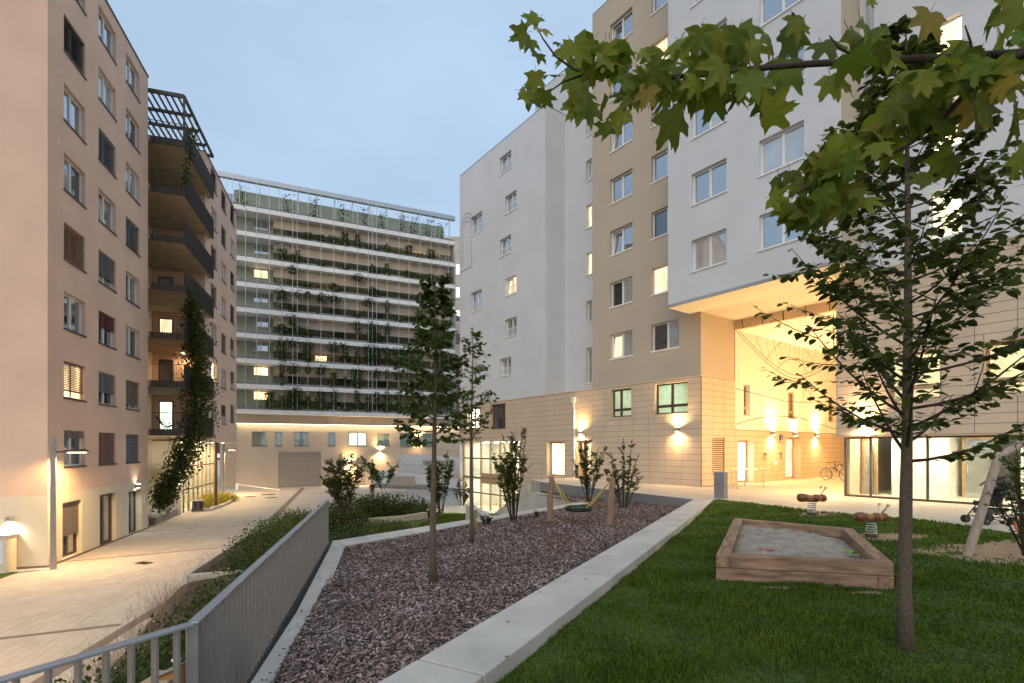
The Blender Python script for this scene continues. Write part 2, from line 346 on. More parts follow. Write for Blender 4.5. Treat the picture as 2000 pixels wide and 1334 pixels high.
def win(par, a0, a1, z0, z1, b=0., rev=.16, fm='white_frame', split=(.5,), transom=0, pane='glass', pane2=None, blind=None, bfrac=1., sill='white_frame',
        tilt=False, rail=False, fw=.065, axis='a'):
    wd = a1 - a0; ht = z1 - z0
    o = link('window', frame_mesh(wd, ht, fm, split, transom, fw), par, (a0, b + rev, z0) if axis == 'a' else (b - rev, a0, z0), 0 if axis == 'a' else R(90))
    ed = [0, *split, 1]
    for i in range(len(ed) - 1):
        pw = (ed[i + 1] - ed[i]) * wd - fw * 1.6; pmn = pane2 if (pane2 and i == len(ed) - 2) else pane
        me = cached(('p', round(pw, 2), round(ht, 2), pmn), lambda: MB().box(0, pw, 0, .012, 0, ht - fw * 1.9).mesh('pane', pmn))
        p = link('pane', me, o, (ed[i] * wd + fw * .8, .045, fw * .95))
        if tilt and i == 0:
            p.rotation_euler = (R(-7), 0, 0); p.location.y = .03
            sm = cached(('s', round(pw, 2), round(ht, 2), fm), lambda: MB().box(0, .05, -.03, .03, 0, ht - fw * 2).box(pw - .05, pw, -.03, .03, 0, ht - fw * 2).box(.05, pw - .05, -.03, .03, 0, .05).box(.05, pw - .05, -.03, .03, ht - fw * 2 - .05, ht - fw * 2).mesh('sash', fm))
            s_ = link('sash', sm, o, p.location + Vector((0, .005, 0))); s_.rotation_euler = p.rotation_euler; p.location.y += .03
    if sill:
        sm = cached(('sl', round(wd, 2), round(rev, 2), sill), lambda: MB().box(-.04, wd + .04, -rev - .05, -rev - .003, -.055, .012).box(.004, wd - .004, -rev - .003, .0, .003, .015).mesh('sill', sill))
        link('sill', sm, o, (0, 0, 0))
    if blind: link('blind', blind_mesh(wd - .04, ht * bfrac - .02, blind), o, (.02, -.055, ht * (1 - bfrac) + .015))
    if rail:
        def mk():
            m = MB(); rh = ht * .45; m.box(0, wd, -.02, .0, rh - .03, rh).box(0, wd, -.02, 0, .06, .085); n = int(wd / .11)
            for i in range(n + 1): m.box(i * wd / n - .008, i * wd / n + .008, -.018, -.002, .085, rh - .03)
            return m.mesh('window_rail', 'white_frame')
        link('window_rail', cached(('r', round(wd, 2), round(ht, 2)), mk), o, (0, -rev + .03, 0))
    return o
def jambs(par, h, b, rev, axis='a', mat='panel', t=.014):
    a0, a1, z0, z1 = h; m = MB()
    for x0, x1, q0, q1 in ((a0, a0 + t, z0, z1), (a1 - t, a1, z0, z1), (a0 + t, a1 - t, z1 - t, z1), (a0 + t, a1 - t, z0, z0 + t)):
        m.box(x0, x1, b - .026, b + rev, q0, q1) if axis == 'a' else m.box(b - rev, b + .026, x0, x1, q0, q1)
    return m.build('opening_lining', mat, par)
def panels(par, a0, a1, z0, z1, b, holes, axis='a', cw=1.0, rh=.303, mat='panel', limit=300, offs=0., lst=None):
    """cladding panels over a backing wall; cut around the openings"""
    out = lst if lst is not None else []
    nr = max(1, round((z1 - z0) / rh)); rh = (z1 - z0) / nr
    nc = max(1, round((a1 - a0) / cw)); cw = (a1 - a0) / nc
    for r in range(nr):
        za, zb = z0 + r * rh, z0 + (r + 1) * rh
        for c in range(nc):
            segs = [(a0 + c * cw, a0 + (c + 1) * cw, za, zb)]
            for h in holes:
                ns = []
                for s in segs:
                    x0, x1, y0, y1 = s
                    if h[1] <= x0 or h[0] >= x1 or h[3] <= y0 or h[2] >= y1: ns.append(s); continue
                    if h[0] > x0: ns.append((x0, h[0], y0, y1))
                    if h[1] < x1: ns.append((h[1], x1, y0, y1))
                    mx0, mx1 = max(x0, h[0]), min(x1, h[1])
                    if h[2] > y0: ns.append((mx0, mx1, y0, h[2]))
                    if h[3] < y1: ns.append((mx0, mx1, h[3], y1))
                segs = ns
            for x0, x1, y0, y1 in segs:
                if x1 - x0 < .05 or y1 - y0 < .04: continue
                g = .007; d = .028 + rng.uniform(-.002, .002)
                if axis == 'a': out.append((x0 + g, x1 - g, b - d, b - .004, y0 + g, y1 - g))
                else: out.append((b + .004, b + d, x0 + g, x1 - g, y0 + g, y1 - g))
    return out
def emit_panels(par, fr, lst, mat='panel', limit=300):
    def key(p):
        x, y = fr.W((p[0] + p[1]) / 2, (p[2] + p[3]) / 2); return -((p[1] - p[0]) + (p[3] - p[2])) * (p[5] - p[4]) / (x * x + y * y)
    lst.sort(key=key)
    for p in lst[:limit]: piece('panel', mat, par, *p)
    if lst[limit:]:
        mb = MB()
        for p in lst[limit:]: mb.box(*p)
        mb.build('panelling', mat, par)['kind'] = 'stuff'

# ================================================================ GROUND AND LANDSCAPING
def lerp(a, b, t): return a + (b - a) * t
def poly_at(pts, t):
    L = [math.dist(pts[i][:2], pts[i + 1][:2]) for i in range(len(pts) - 1)]; d = t * sum(L)
    for i, l in enumerate(L):
        if d <= l or i == len(L) - 1:
            u = min(1, d / l); return tuple(lerp(a, b, u) for a, b in zip(pts[i], pts[i + 1]))
        d -= l
def vnoise(x, y, s=1., seed=0):
    return math.sin(x * 1.7 * s + seed) * math.cos(y * 1.3 * s - seed * 2) * .5 + math.sin(x * 3.9 * s + y * 2.7 * s + seed * 3) * .3 + math.cos(x * 7.1 * s - y * 6.3 * s + seed) * .2
def loft(name, mat, l1, l2, nu, nv, amp=0., s=1., parent=None, fn=None):
    mb = MB(); vs = []
    for j in range(nv + 1):
        for i in range(nu + 1):
            p = poly_at(l1, i / nu); q = poly_at(l2, i / nu); t = j / nv
            x, y, z = (lerp(a, b, t) for a, b in zip(p, q))
            if fn: z = fn(x, y, z)
            vs.append((x, y, z + amp * vnoise(x, y, s)))
    fs = [(j * (nu + 1) + i, j * (nu + 1) + i + 1, (j + 1) * (nu + 1) + i + 1, (j + 1) * (nu + 1) + i) for j in range(nv) for i in range(nu)]
    return mb.add(vs, fs).build(name, mat, parent, smooth=True)
def inpoly(X, Y, poly):
    ins = np.zeros(len(X), bool); n = len(poly)
    for i in range(n):
        x0, y0 = poly[i][:2]; x1, y1 = poly[(i + 1) % n][:2]
        c = ((y0 > Y) != (y1 > Y)) & (X < (x1 - x0) * (Y - y0) / (y1 - y0 + 1e-12) + x0); ins ^= c
    return ins

pm('asphalt', (.06, .058, .055), .9, .15, 2)
struct(MB().quad((-1500, -1500, -3.3), (1500, -1500, -3.3), (1500, 1500, -3.3), (-1500, 1500, -3.3)).build('ground', 'asphalt'))
# courtyard level (alley and the yard at the end)
pm('courtyard', (.46, .41, .35), .85, .08, .5, .25, 40, detail=8)
yard = struct(MB().prism([(-60, -14), (10, -14), (10, 100), (-60, 100)], -3.25, ALLEY).build('courtyard_pavement', 'courtyard'))

# pavers of the alley: running bond along the brown building
A2 = Vector(FLF.a); N2 = Vector(FLF.n)                                   # along, towards the brown building
bed_edge = [(-5.2, -2.0), (-6.6, 6), (-8.19, 10.09), (-10.63, 16.24), (-12.6, 24), (-14.0, 31.5)]
struct(MB().prism([(-40, -4), (-5, -4), (-6.6, 6), (-8.19, 10.09), (-10.63, 16.24), (-12.6, 24), (-14.0, 31.4), (-22.4, 31.4), (-20.5, 25)], ALLEY - .05, ALLEY + .004).build('paving_bed', 'joint'))
ppoly = [(-30, 4.5), (-6.35, 4.5), (-6.7, 6), (-8.25, 10.09), (-10.7, 16.24), (-12.7, 24), (-14.3, 31.5), (-21.9, 31.5), (-18.25, 19.9), (-22, 17.5), (-30, 17.5)]
PL, PW = .50, .25; O2 = Vector((-18.0, 4.0)); pv = []
cut = lambda c: False
def band_clear(c):                                                        # dark paving bands run through the pavers
    for (q0, q1, wd) in BANDS:
        d = q1 - q0; t = max(0, min(1, (c - q0).dot(d) / d.dot(d)))
        if (c - (q0 + d * t)).length < wd: return False
    return True
g2 = lambda x, y: Vector(gp(x, y, ALLEY))
BANDS = [(g2(60, 1345), g2(357, 1160), .20), (g2(-30, 1253), g2(235, 1222), .12), (g2(132, 1098), g2(425, 1071), .07), (g2(255, 1042), g2(440, 1028), .06)]
cand = []
for i in range(-12, 72):
    for j in range(-36, 52):
        c = O2 + A2 * ((i + .5) * PL + (PL / 2 if j % 2 else 0)) - N2 * ((j + .5) * PW); cand.append(c)
cx = np.array([c.x for c in cand]); cy = np.array([c.y for c in cand]); ok = inpoly(cx, cy, ppoly)
pv = [c for c, k in zip(cand, ok) if k]
vis = lambda c: c.y > .5 and -1.06 < c.x / c.y < 1.06 and (HY + (H - ALLEY) * F / c.y) < 1345
pv.sort(key=lambda c: (not vis(c), c.x * c.x + c.y * c.y))
pav_rot = math.atan2(A2.y, A2.x)
pmesh = [MB().box(-PL / 2 + .003, PL / 2 - .003, -PW / 2 + .003, PW / 2 - .003, -.02, .024 + .003 * k).mesh('paver', 'paver') for k in range(3)]
for m_ in pmesh: pass
tones = []
for k in range(4):
    f_ = .955 + .03 * k; pm('paver_tone_%d' % k, tuple(x * f_ for x in (.49, .42, .34)), .85, .07, 1.2, .2, 50, detail=8)
    tones += [MB().box(-PL / 2 + .003, PL / 2 - .003, -PW / 2 + .003, PW / 2 - .003, -.02, .024 + .002 * q).mesh('paver', 'paver_tone_%d' % k) for q in range(2)]
for c in pv[:300]: link('paver', rng.choice(tones), yard, (c.x, c.y, ALLEY), pav_rot)
mb = MB(); ca, sa = math.cos(pav_rot), math.sin(pav_rot)
for c in pv[300:]:
    x = PL / 2 - .003; y = PW / 2 - .003; pts = [(c.x + ca * u - sa * v, c.y + sa * u + ca * v) for u, v in ((-x, -y), (x, -y), (x, y), (-x, y))]
    mb.prism(pts, ALLEY - .02, ALLEY + .022 + rng.random() * .004)
o = mb.build('paver_field', 'paver', yard); o['kind'] = 'stuff'
for q0, q1, wd in BANDS:
    d = (q1 - q0).normalized(); n = Vector((-d.y, d.x)) * wd * .72
    MB().prism([q0 - n, q1 - n, q1 + n, q0 + n], ALLEY - .02, ALLEY + .033).build('paving_band', 'paver_dark', yard)
q0, q1 = g2(527, 1018), g2(592, 953); d = (q1 - q0).normalized(); n = Vector((-d.y, d.x)) * .22
MB().prism([q0 - n, q1 - n, q1 + n, q0 + n], ALLEY - .02, ALLEY + .006).build('paving_band', 'paver_dark', yard)
def cover(px, py, wd, ln, rot, label, mat='dark_metal', rnd=False):
    x, y = g2(px, py); o = thing('drain_cover', label, 'drain cover', (x, y, ALLEY + (.027 if y < 31 else 0)), rot)
    if rnd: MB().lathe([(wd, 0), (wd, .012), (wd * .93, .014)], 20).build('rim', mat, o)
    else:
        MB().box(-ln / 2, ln / 2, -wd / 2, -wd / 2 + .03, 0, .014).box(-ln / 2, ln / 2, wd / 2 - .03, wd / 2, 0, .014).box(-ln / 2, -ln / 2 + .03, -wd / 2 + .03, wd / 2 - .03, 0, .014).box(ln / 2 - .03, ln / 2, -wd / 2 + .03, wd / 2 - .03, 0, .014).build('rim', mat, o)
        m = MB(); k = int(ln / .06)
        for i in range(k): m.box(-ln / 2 + .03 + i * .06 * .95, -ln / 2 + .06 + i * .06 * .95, -wd / 2 + .03, wd / 2 - .03, 0, .01)
        m.build('grate', mat, o)
cover(281, 1101, .35, .62, pav_rot + .9, 'rectangular dark metal drain grate in the pavers before the brown building')
cover(523, 966, .7, 0, 0, 'round dark manhole cover nearest the roller door', rnd=True)
cover(530, 972, .55, 0, 0, 'small round manhole cover just in front of another one', rnd=True)
cover(488, 970, .55, 0, 0, 'round manhole cover left of the other two in the yard', rnd=True)
tag(MB().prism([g2(-60, 1135), g2(-5, 1134), g2(66, 1108), g2(30, 1108), g2(-60, 1109)], ALLEY - .05, ALLEY + .028).build('lawn_corner', 'turf'), 'small patch of lawn at the foot of the brown wall', kind='structure')

# planting bed between the alley and the railing
bed_in = [(-2.1, -2.0, -1.2), (-2.1, 2.8, -1.2), (-2.36, 3.6, -1.2), (-4.5, 12.0, -1.3), (-4.0, 17, -1.7), (-5.5, 24, -2.3), (-9, 32, -2.65)]
bed_out = [(p[0], p[1], ALLEY + (.06 if p[1] < 16 else .32)) for p in bed_edge]
struct(loft('planting_bed', 'soil', bed_out, bed_in, 30, 12, .05, 1.4))
# concrete planter rim
pl = thing('concrete_planter', 'low concrete planter wall beside the alley, full of shrubs', 'planter')
e = [(-10.63, 16.24), (-12.6, 24), (-14.0, 31.5)]
def strip(pts, wd, z0, z1, side=1):
    out = []
    for i, p in enumerate(pts):
        a = Vector(pts[max(i - 1, 0)]); b = Vector(pts[min(i + 1, len(pts) - 1)]); d = (b - a).normalized(); n = Vector((d.y, -d.x)) * side; out.append(Vector(p) + n * wd)
    return [Vector(p) for p in pts] + out[::-1]
bevel(MB().prism(strip(e, .16, 0, 0), ALLEY - .1, ALLEY + .60).build('side_wall', 'concrete', pl), .012)
bevel(MB().prism([(-10.62, 16.26), (-7.3, 17.6), (-7.36, 17.76), (-10.60, 16.44)], ALLEY - .1, ALLEY + .597).build('end_wall', 'concrete', pl), .012)
bevel(MB().prism([(-14.0, 31.53), (-9.5, 32.5), (-9.5, 32.7), (-14.0, 31.7)], ALLEY - .1, ALLEY + .474).build('end_wall', 'concrete', pl), .012)

# sloping garden behind the bark bed
lawn_far = struct(loft('garden_lawn', 'turf', [(-4.4, 12.1, -1.35), (-.7, 16.5, -1.35), (3.0, 21.0, -1.2), (2.2, 26, -1.2)], [(-8.8, 32, -2.75), (-5.5, 37, -2.92), (-1.5, 36, -2.92), (-1.2, 34, -2.92)], 24, 14, .04, 1.0))

# ---------------------------------------------------------------- bark bed with its concrete edges
Dw = Vector((.4717, .8817)); Nw = Vector((.8817, -.4717)); E0 = Vector((-.223, 4.0)); WW = .655
bw = thing('concrete_bench_wall', 'long low bench wall of pale concrete blocks between the bark chips and the lawn', 'wall')
for t0, t1 in ((-6.5, -3.25), (-3.25, 0), (0, 3.25), (3.25, 6.5), (6.5, 9.75), (9.75, 13), (13, 15.62)):
    p = [E0 + Dw * (t0 + .012) - Nw * WW, E0 + Dw * (t0 + .012), E0 + Dw * (t1 - .012), E0 + Dw * (t1 - .012) - Nw * WW]
    bevel(MB().prism(p[::-1] if False else p, -.75, 0).build('concrete_block', 'concrete', bw), .012)
zbark = lambda x, y: -.30 - .13 * max(0., min(1., -((Vector((x, y)) - E0).dot(Nw) + WW) / 5.0))
Lc = [(-1.25, .5), (-2.35, 5.88), (-3.78, 11.4)]                         # inner edge of the left kerb
Lo = [(-1.56, .4), (-2.67, 5.88), (-4.24, 11.95)]
kerb = thing('concrete_kerb', 'pale concrete kerb around the bark chips, along the railing and across the back', 'kerb')
def kb(p): return bevel(MB().prism(p, -1.6, -.41).build('concrete_block', 'concrete', kerb), .01)
ki = [lerp(Vector(Lc[0]), Vector(Lc[2]), t) for t in (0, .2, .62, .995)]; ko = [lerp(Vector(Lo[0]), Vector(Lo[2]), t) for t in (0, .2, .62, .995)]
ki = [Vector(poly_at(Lc, t)) for t in (0, .22, .55, 1)]; ko = [Vector(poly_at(Lo, t)) for t in (0, .22, .55, .998)]
for i in range(3):
    a, b = (.0, 1.0); kb([ko[i], ki[i], lerp(ki[i], ki[i + 1], .997), lerp(ko[i], ko[i + 1], .997)])
fo = [Vector((-4.30, 11.97)), Vector((-.55, 16.62)), Vector(gp(1139, 979, -.41))]; fi = [Vector((-3.78, 11.42)), Vector((-.2, 16.15)), Vector(gp(1150, 983, -.41))]
for i in range(2): kb([lerp(fo[i], fo[i + 1], .004), lerp(fi[i], fi[i + 1], .004), lerp(fi[i], fi[i + 1], .997), lerp(fo[i], fo[i + 1], .997)])
k2 = Vector(gp(1037, 962, -.41)); kb([fo[2] + Vector((0, .02)), fi[2] + Vector((.02, .03)), k2 + Vector((.42, .1)), k2])
wing = thing('garden_wall', 'short pale concrete wall running down the lawn from the kerb to the glass entrance', 'wall')
bevel(MB().prism([gp(950, 1010.5, -.45), gp(962, 1008, -.45), gp(921, 983.5, -.45), gp(909, 984, -.45)], -2.6, -.45).build('coping', 'concrete', wing), .01)
T0 = Vector(gp(1057, 941, 0)); T1 = Vector((6.36, 17.70))
bark_poly = [Vector(Lc[0]), Vector(Lc[2]), fi[1], fi[2], k2 + Vector((.4, 0)), T0 + Vector((0, -.05)), T1, E0 + Dw * 15.5 - Nw * WW, E0 - Dw * 6 - Nw * WW]
mb = MB(); bm = bmesh.new()
vs = [bm.verts.new((p.x, p.y, zbark(p.x, p.y) - .02)) for p in bark_poly]; bm.faces.new(vs); bmesh.ops.triangulate(bm, faces=bm.faces)
for _ in range(4): bmesh.ops.subdivide_edges(bm, edges=bm.edges, cuts=1, use_grid_fill=True)
for v in bm.verts: v.co.z = zbark(v.co.x, v.co.y) - .02 + .012 * vnoise(v.co.x, v.co.y, 1.5)
me = bpy.data.meshes.new('bark_bed'); bm.to_mesh(me); bm.free(); me.materials.append(M['bark_base']); struct(link('bark_bed', me))
# chips
npr = np.random.default_rng(3)
def polar(n, r0, r1, th0, th1, pw=1.0):
    th = npr.uniform(th0, th1, n); u = npr.uniform(0, 1, n) ** pw; r = r0 + (r1 - r0) * u
    return r * np.sin(th), r * np.cos(th), r
def rotmats(n, tiltmax):
    a = npr.uniform(0, 2 * np.pi, n); t = npr.uniform(0, tiltmax, n); b = npr.uniform(0, 2 * np.pi, n)
    ux = np.stack([np.cos(a) * np.cos(t), np.sin(a) * np.cos(t), np.sin(t) * np.cos(b)], 1); ux /= np.linalg.norm(ux, axis=1)[:, None]
    nn = np.stack([np.sin(t) * np.cos(b), np.sin(t) * np.sin(b), np.cos(t)], 1); uy = np.cross(nn, ux); uy /= np.linalg.norm(uy, axis=1)[:, None]
    return ux, uy
X, Y, r = polar(260000, 3.0, 24, -1.0, .5, 1.3); bp_ = [(p.x, p.y) for p in bark_poly]
k = inpoly(X, Y, bp_); X, Y, r = X[k], Y[k], r[k]; n = len(X)
Z = np.array([zbark(x, y) for x, y in zip(X, Y)]) - .015 + npr.uniform(0, .022, n)
ux, uy = rotmats(n, .8); Lh = (npr.uniform(.008, .032, n) * (1 + r * .02))[:, None]; Wh = (npr.uniform(.004, .011, n) * (1 + r * .04))[:, None]
C = np.stack([X, Y, Z], 1); Q = np.stack([C - ux * Lh - uy * Wh * .6, C + ux * Lh * .8 - uy * Wh, C + ux * Lh + uy * Wh * .7, C - ux * Lh * .9 + uy * Wh], 1).reshape(-1, 3)
tag(npmesh('bark_chips', Q, 4, 'bark_chip'), 'brown bark chip mulch covering the play bed', kind='stuff')

# ---------------------------------------------------------------- terrace in front of the beige building
tc_ = lambda a, b: Vector(FRT.W(a, b))
lawn_edge = [(7.16, 17.75), gp(1500, 987, 0), gp(1600, 1000, 0), gp(1760, 1011, 0), gp(1880, 1026, 0), gp(1990, 1042, 0), (11.3, 6), (12.4, -8)]
terr_poly = [T0, T1, Vector((6.55, 17.72))] + [Vector(p) for p in lawn_edge] + [Vector((40, -8)), Vector((60, 20)), Vector((45, 45)), tc_(-8.9, 24), tc_(-8.9, -2.9)]
pm('terrace_paving', (.50, .44, .36), .8, .08, .7, .15, 50, detail=8)
t_ = M['terrace_paving'].node_tree; b_ = t_.nodes['Principled BSDF']; br = t_.nodes.new('ShaderNodeTexBrick')
br.inputs['Scale'].default_value = 1.0; br.inputs['Mortar Size'].default_value = .008; br.inputs['Brick Width'].default_value = .8; br.inputs['Row Height'].default_value = .4
br.inputs['Color1'].default_value = (1, 1, 1, 1); br.inputs['Color2'].default_value = (.9, .9, .9, 1); br.inputs['Mortar'].default_value = (.45, .42, .4, 1)
g_ = t_.nodes.new('ShaderNodeNewGeometry'); mp = t_.nodes.new('ShaderNodeMapping'); mp.inputs['Rotation'].default_value = (0, 0, -FRT.rot)
t_.links.new(g_.outputs['Position'], mp.inputs[0]); t_.links.new(mp.outputs[0], br.inputs['Vector'])
mm = t_.nodes.new('ShaderNodeMix'); mm.data_type = 'RGBA'; mm.blend_type = 'MULTIPLY'; mm.inputs[0].default_value = 1
src = b_.inputs['Base Color'].links[0].from_socket; t_.links.new(src, mm.inputs[6]); t_.links.new(br.outputs[0], mm.inputs[7]); t_.links.new(mm.outputs[2], b_.inputs['Base Color'])
ter = struct(MB().prism(terr_poly[::-1], -3.2, -.003).build('terrace', 'terrace_paving'))
# dark edging face of the terrace towards the bark bed
for i, (p, q) in enumerate(zip([lerp(T0, T1, t) for t in (0, .27, .62)], [lerp(T0, T1, t) for t in (.268, .618, .998)])):
    d = (q - p).normalized(); n = Vector((d.y, -d.x)); n = n if n.y < 0 else -n
    MB().prism([p + n * .003, q + n * .003, q + n * .06, p + n * .06], -.7, -.005).build('edge_slab', 'concrete_dark', ter)
d = (T1 - T0).normalized(); n = Vector((d.y, -d.x)); n = n if n.y > 0 else -n
MB().prism([T0, T1, T1 + n * .5, T0 + n * .5], -.1, .001).build('edge_coping', 'concrete', ter)
# steps down beside the white building
st = thing('stairs', 'concrete steps going down beside the cladding, with a steel handrail', 'stairs', (*FRT.W(-8.9, -2.9), 0), FRT.rot)
for i in range(17): MB().box(-.3 * (i + 1), -.3 * i - .004, .2, 2.7, -3.2, -.17 * (i + 1)).build('step', 'concrete', st)
h0 = FRT.W(-8.9, -2.9)
m = MB(); m.tube([(.9, .25, .95), (-.1, .25, .95), (-2.6, .25, -.45)], .022, 6).tube([(-.1, .25, .0), (-.1, .25, .95)], .018, 6).tube([(-1.6, .25, -1.02), (-1.6, .25, .11)], .018, 6).tube([(.85, .25, 0), (.85, .25, .95)], .018, 6)
m.build('handrail', 'steel', st)

# ---------------------------------------------------------------- lawn
lw_l = [E0 + Dw * t for t in (15.3, 10, 5, 2, 0, -2.5, -6)]
lawn_poly = [(p[0], p[1]) for p in lawn_edge] + [(p.x, p.y) for p in lw_l[::-1]]
le = [Vector(p) for p in lawn_edge]
def edge_dist(x, y):
    p = Vector((x, y)); best = 9e9
    for a, b in zip(le[:-1], le[1:]):
        d = b - a; t = max(0, min(1, (p - a).dot(d) / d.dot(d))); best = min(best, (p - (a + d * t)).length)
    return best
def zlawn(x, y, z=0):
    d = edge_dist(x, y); t = min(1, d / 5.0); t = t * t * (3 - 2 * t); return -.012 - .14 * t + .012 * vnoise(x, y, .8)
lw = loft('lawn', 'turf', [(p.x, p.y, 0) for p in lw_l], [(*p, 0) for p in lawn_edge], 46, 30, 0, 1, None, zlawn); struct(lw)
SB = dict(FL=Vector((3.02, 7.47)), FR=Vector((5.25, 6.93)), BR=Vector((6.70, 9.91)), BL=Vector((5.04, 11.44)))
patches = [(8.27, 13.75, .55, .35), (7.95, 10.75, .75, .42), (8.75, 8.9, 1.15, .95), (10.3, 9.2, 1.2, .8), (9.6, 8.9, .9, .9), (3.75, 7.04, .30, .07), (4.75, 6.8, .26, .06)]
X, Y, r = polar(330000, 2.0, 19, -.6, 1.15, 1.1); k = inpoly(X, Y, lawn_poly)
qb = [SB['FL'], SB['FR'], SB['BR'], SB['BL']]; k &= ~inpoly(X, Y, [(p.x, p.y) for p in qb])
X, Y, r = X[k], Y[k], r[k]; keep = np.ones(len(X), bool)
for px_, py_, rx_, ry_ in patches:
    dd = ((X - px_) / rx_) ** 2 + ((Y - py_) / ry_) ** 2 + npr.normal(0, .45, len(X)); keep &= dd > 1
X, Y, r = X[keep], Y[keep], r[keep]; n = len(X)
# height field of the lawn by interpolation on a coarse grid
gx = np.linspace(-4, 13, 70); gy = np.linspace(-8, 19, 90); GZ = np.array([[zlawn(x, y) for x in gx] for y in gy])
def zl_np(X, Y):
    fx = np.clip((X - gx[0]) / (gx[1] - gx[0]), 0, 68.99); fy = np.clip((Y - gy[0]) / (gy[1] - gy[0]), 0, 88.99); i = fx.astype(int); j = fy.astype(int); u = fx - i; v = fy - j
    return GZ[j, i] * (1 - u) * (1 - v) + GZ[j, i + 1] * u * (1 - v) + GZ[j + 1, i] * (1 - u) * v + GZ[j + 1, i + 1] * u * v
def blades(name, X, Y, Z, r, hmin, hmax, mat, label, clump=None):
    n = len(X); a = npr.uniform(0, 2 * np.pi, n); hh = npr.uniform(hmin, hmax, n)
    cl = .75 + .45 * (np.sin(X * 2.3 + np.cos(Y * 1.9) * 2) * np.cos(Y * 2.7 + X * .8)); hh = hh * np.clip(cl, .45, 1.3)
    wd = .0024 + .00075 * r; lean = npr.uniform(.1, .9, n) * hh; la = npr.uniform(0, 2 * np.pi, n)
    B = np.stack([X, Y, Z - .005], 1); s = np.stack([np.cos(a), np.sin(a), a * 0], 1) * wd[:, None]; l = np.stack([np.cos(la), np.sin(la), la * 0], 1)
    mid = B + l * (lean * .35)[:, None] + np.stack([0 * a, 0 * a, hh * .6], 1); tip = B + l * lean[:, None] + np.stack([0 * a, 0 * a, hh], 1)
    V = np.stack([B - s, B + s, mid + s * .7, tip, mid - s * .7], 1).reshape(-1, 3); k5 = (np.arange(n) * 5)[:, None]; Fc = np.concatenate([k5 + np.array([[0, 1, 2]]), k5 + np.array([[0, 2, 4]]), k5 + np.array([[4, 2, 3]])], 0); return tag(npmesh_idx(name, V, Fc, mat), label, kind='stuff')
blades('lawn_grass', X, Y, zl_np(X, Y), r, .035, .085, 'grass_blade', 'short green grass of the play lawn')
X = npr.uniform(-6, 3, 60000); Y = npr.uniform(12, 36, 60000); fp = [(-4.3, 12.3), (-.6, 16.8), (2.8, 21.2), (-1.5, 33.5), (-5.0, 34)]
k = inpoly(X, Y, fp); X, Y = X[k], Y[k]; dg = bpy.context.evaluated_depsgraph_get()
bpy.context.view_layer.update()
from mathutils.bvhtree import BVHTree
bv = BVHTree.FromPolygons([v.co for v in lawn_far.data.vertices], [p.vertices for p in lawn_far.data.polygons])
zz = []
for x, y in zip(X, Y):
    hit = bv.ray_cast(Vector((x, y, 3)), Vector((0, 0, -1)))[0]; zz.append(hit.z if hit else -99)
zz = np.array(zz); k = zz > -50; X, Y, zz = X[k], Y[k], zz[k]
blades('slope_grass', X, Y, zz, np.hypot(X, Y), .04, .09, 'grass_blade', 'grass on the sloping garden behind the kerb')
# bare earth around the play things
mb = MB()
for px_, py_, rx_, ry_ in patches:
    vs = [(px_, py_, zlawn(px_, py_) + .006)]; N_ = 28
    for i in range(N_):
        a = 2 * math.pi * i / N_; q = 1.04 + .16 * math.sin(a * 3 + px_ * 5) + .09 * math.sin(a * 7 + py_ * 3); x = px_ + rx_ * q * math.cos(a); y = py_ + ry_ * q * math.sin(a); vs.append((x, y, zlawn(x, y) + .002))
    mb = MB().add(vs, [(0, i + 1, (i + 1) % N_ + 1) for i in range(N_)]); mb.build('bare_patch', 'bare_earth', lw)

# ================================================================ RAILING
fence = thing('metal_railing', 'grey metal railing of flat upright bars that bends beside the bark bed', 'railing')
fb = [Vector((-2.85, 2.35)) + Vector((-.48, -.87)) * .9, Vector((-2.22, 3.50)), Vector((-4.36, 11.92))]
ZT = .59
def rail_piece(p, q, wd):
    d = (q - p).normalized(); n = Vector((-d.y, d.x)) * wd / 2; return [p - n, q - n, q + n, p + n]
for i in range(2):
    p, q = fb[i], fb[i + 1]; d = (q - p).normalized(); e0 = .004 if i else 0
    bevel(MB().prism(rail_piece(p + d * e0, q, .075), ZT - .022, ZT).build('top_rail', 'zinc', fence), .004)
    MB().prism(rail_piece(p + d * .05, q - d * .05, .035), -.46, -.43).build('bottom_rail', 'grey_metal', fence)
bar_me = MB().box(-.008, .008, -.032, .032, -.47, ZT - .022).mesh('baluster', 'grey_metal')
bar_me2 = MB().box(-.020, .020, -.006, .006, -.535, ZT - .022).mesh('baluster', 'grey_metal')
for i in range(2):
    p, q = fb[i], fb[i + 1]; d = q - p; L = d.length; d.normalize(); n = int((L - .12) / .135)
    for k in range(n + 1):
        c = p + d * (L - .10 - k * .135) if i == 0 else p + d * (.09 + k * .135)
        link("baluster", bar_me, fence, (c.x, c.y, 0), math.atan2(d.y, d.x))
bevel(MB().box(-.03, .03, -.035, .035, -.53, ZT - .023).build('corner_post', 'grey_metal', fence, (fb[1].x, fb[1].y, 0)), .004).rotation_euler = (0, 0, -.9)
# retaining wall under the railing; its black colour and width imitate the gap's shade
rw_ = [(-3.4, 1.3), (-2.27, 3.52), (-4.42, 11.98)]
tag(MB().prism([(-3.6, 1.2), (-2.5, 3.55), (-4.66, 12.0), (-4.20, 11.94), (-2.02, 3.45), (-1.62, .42)], -2.9, -.56).build('retaining_wall', 'black_rubber'), 'retaining wall under the railing, coloured black for the shade of the gap', 'wall')

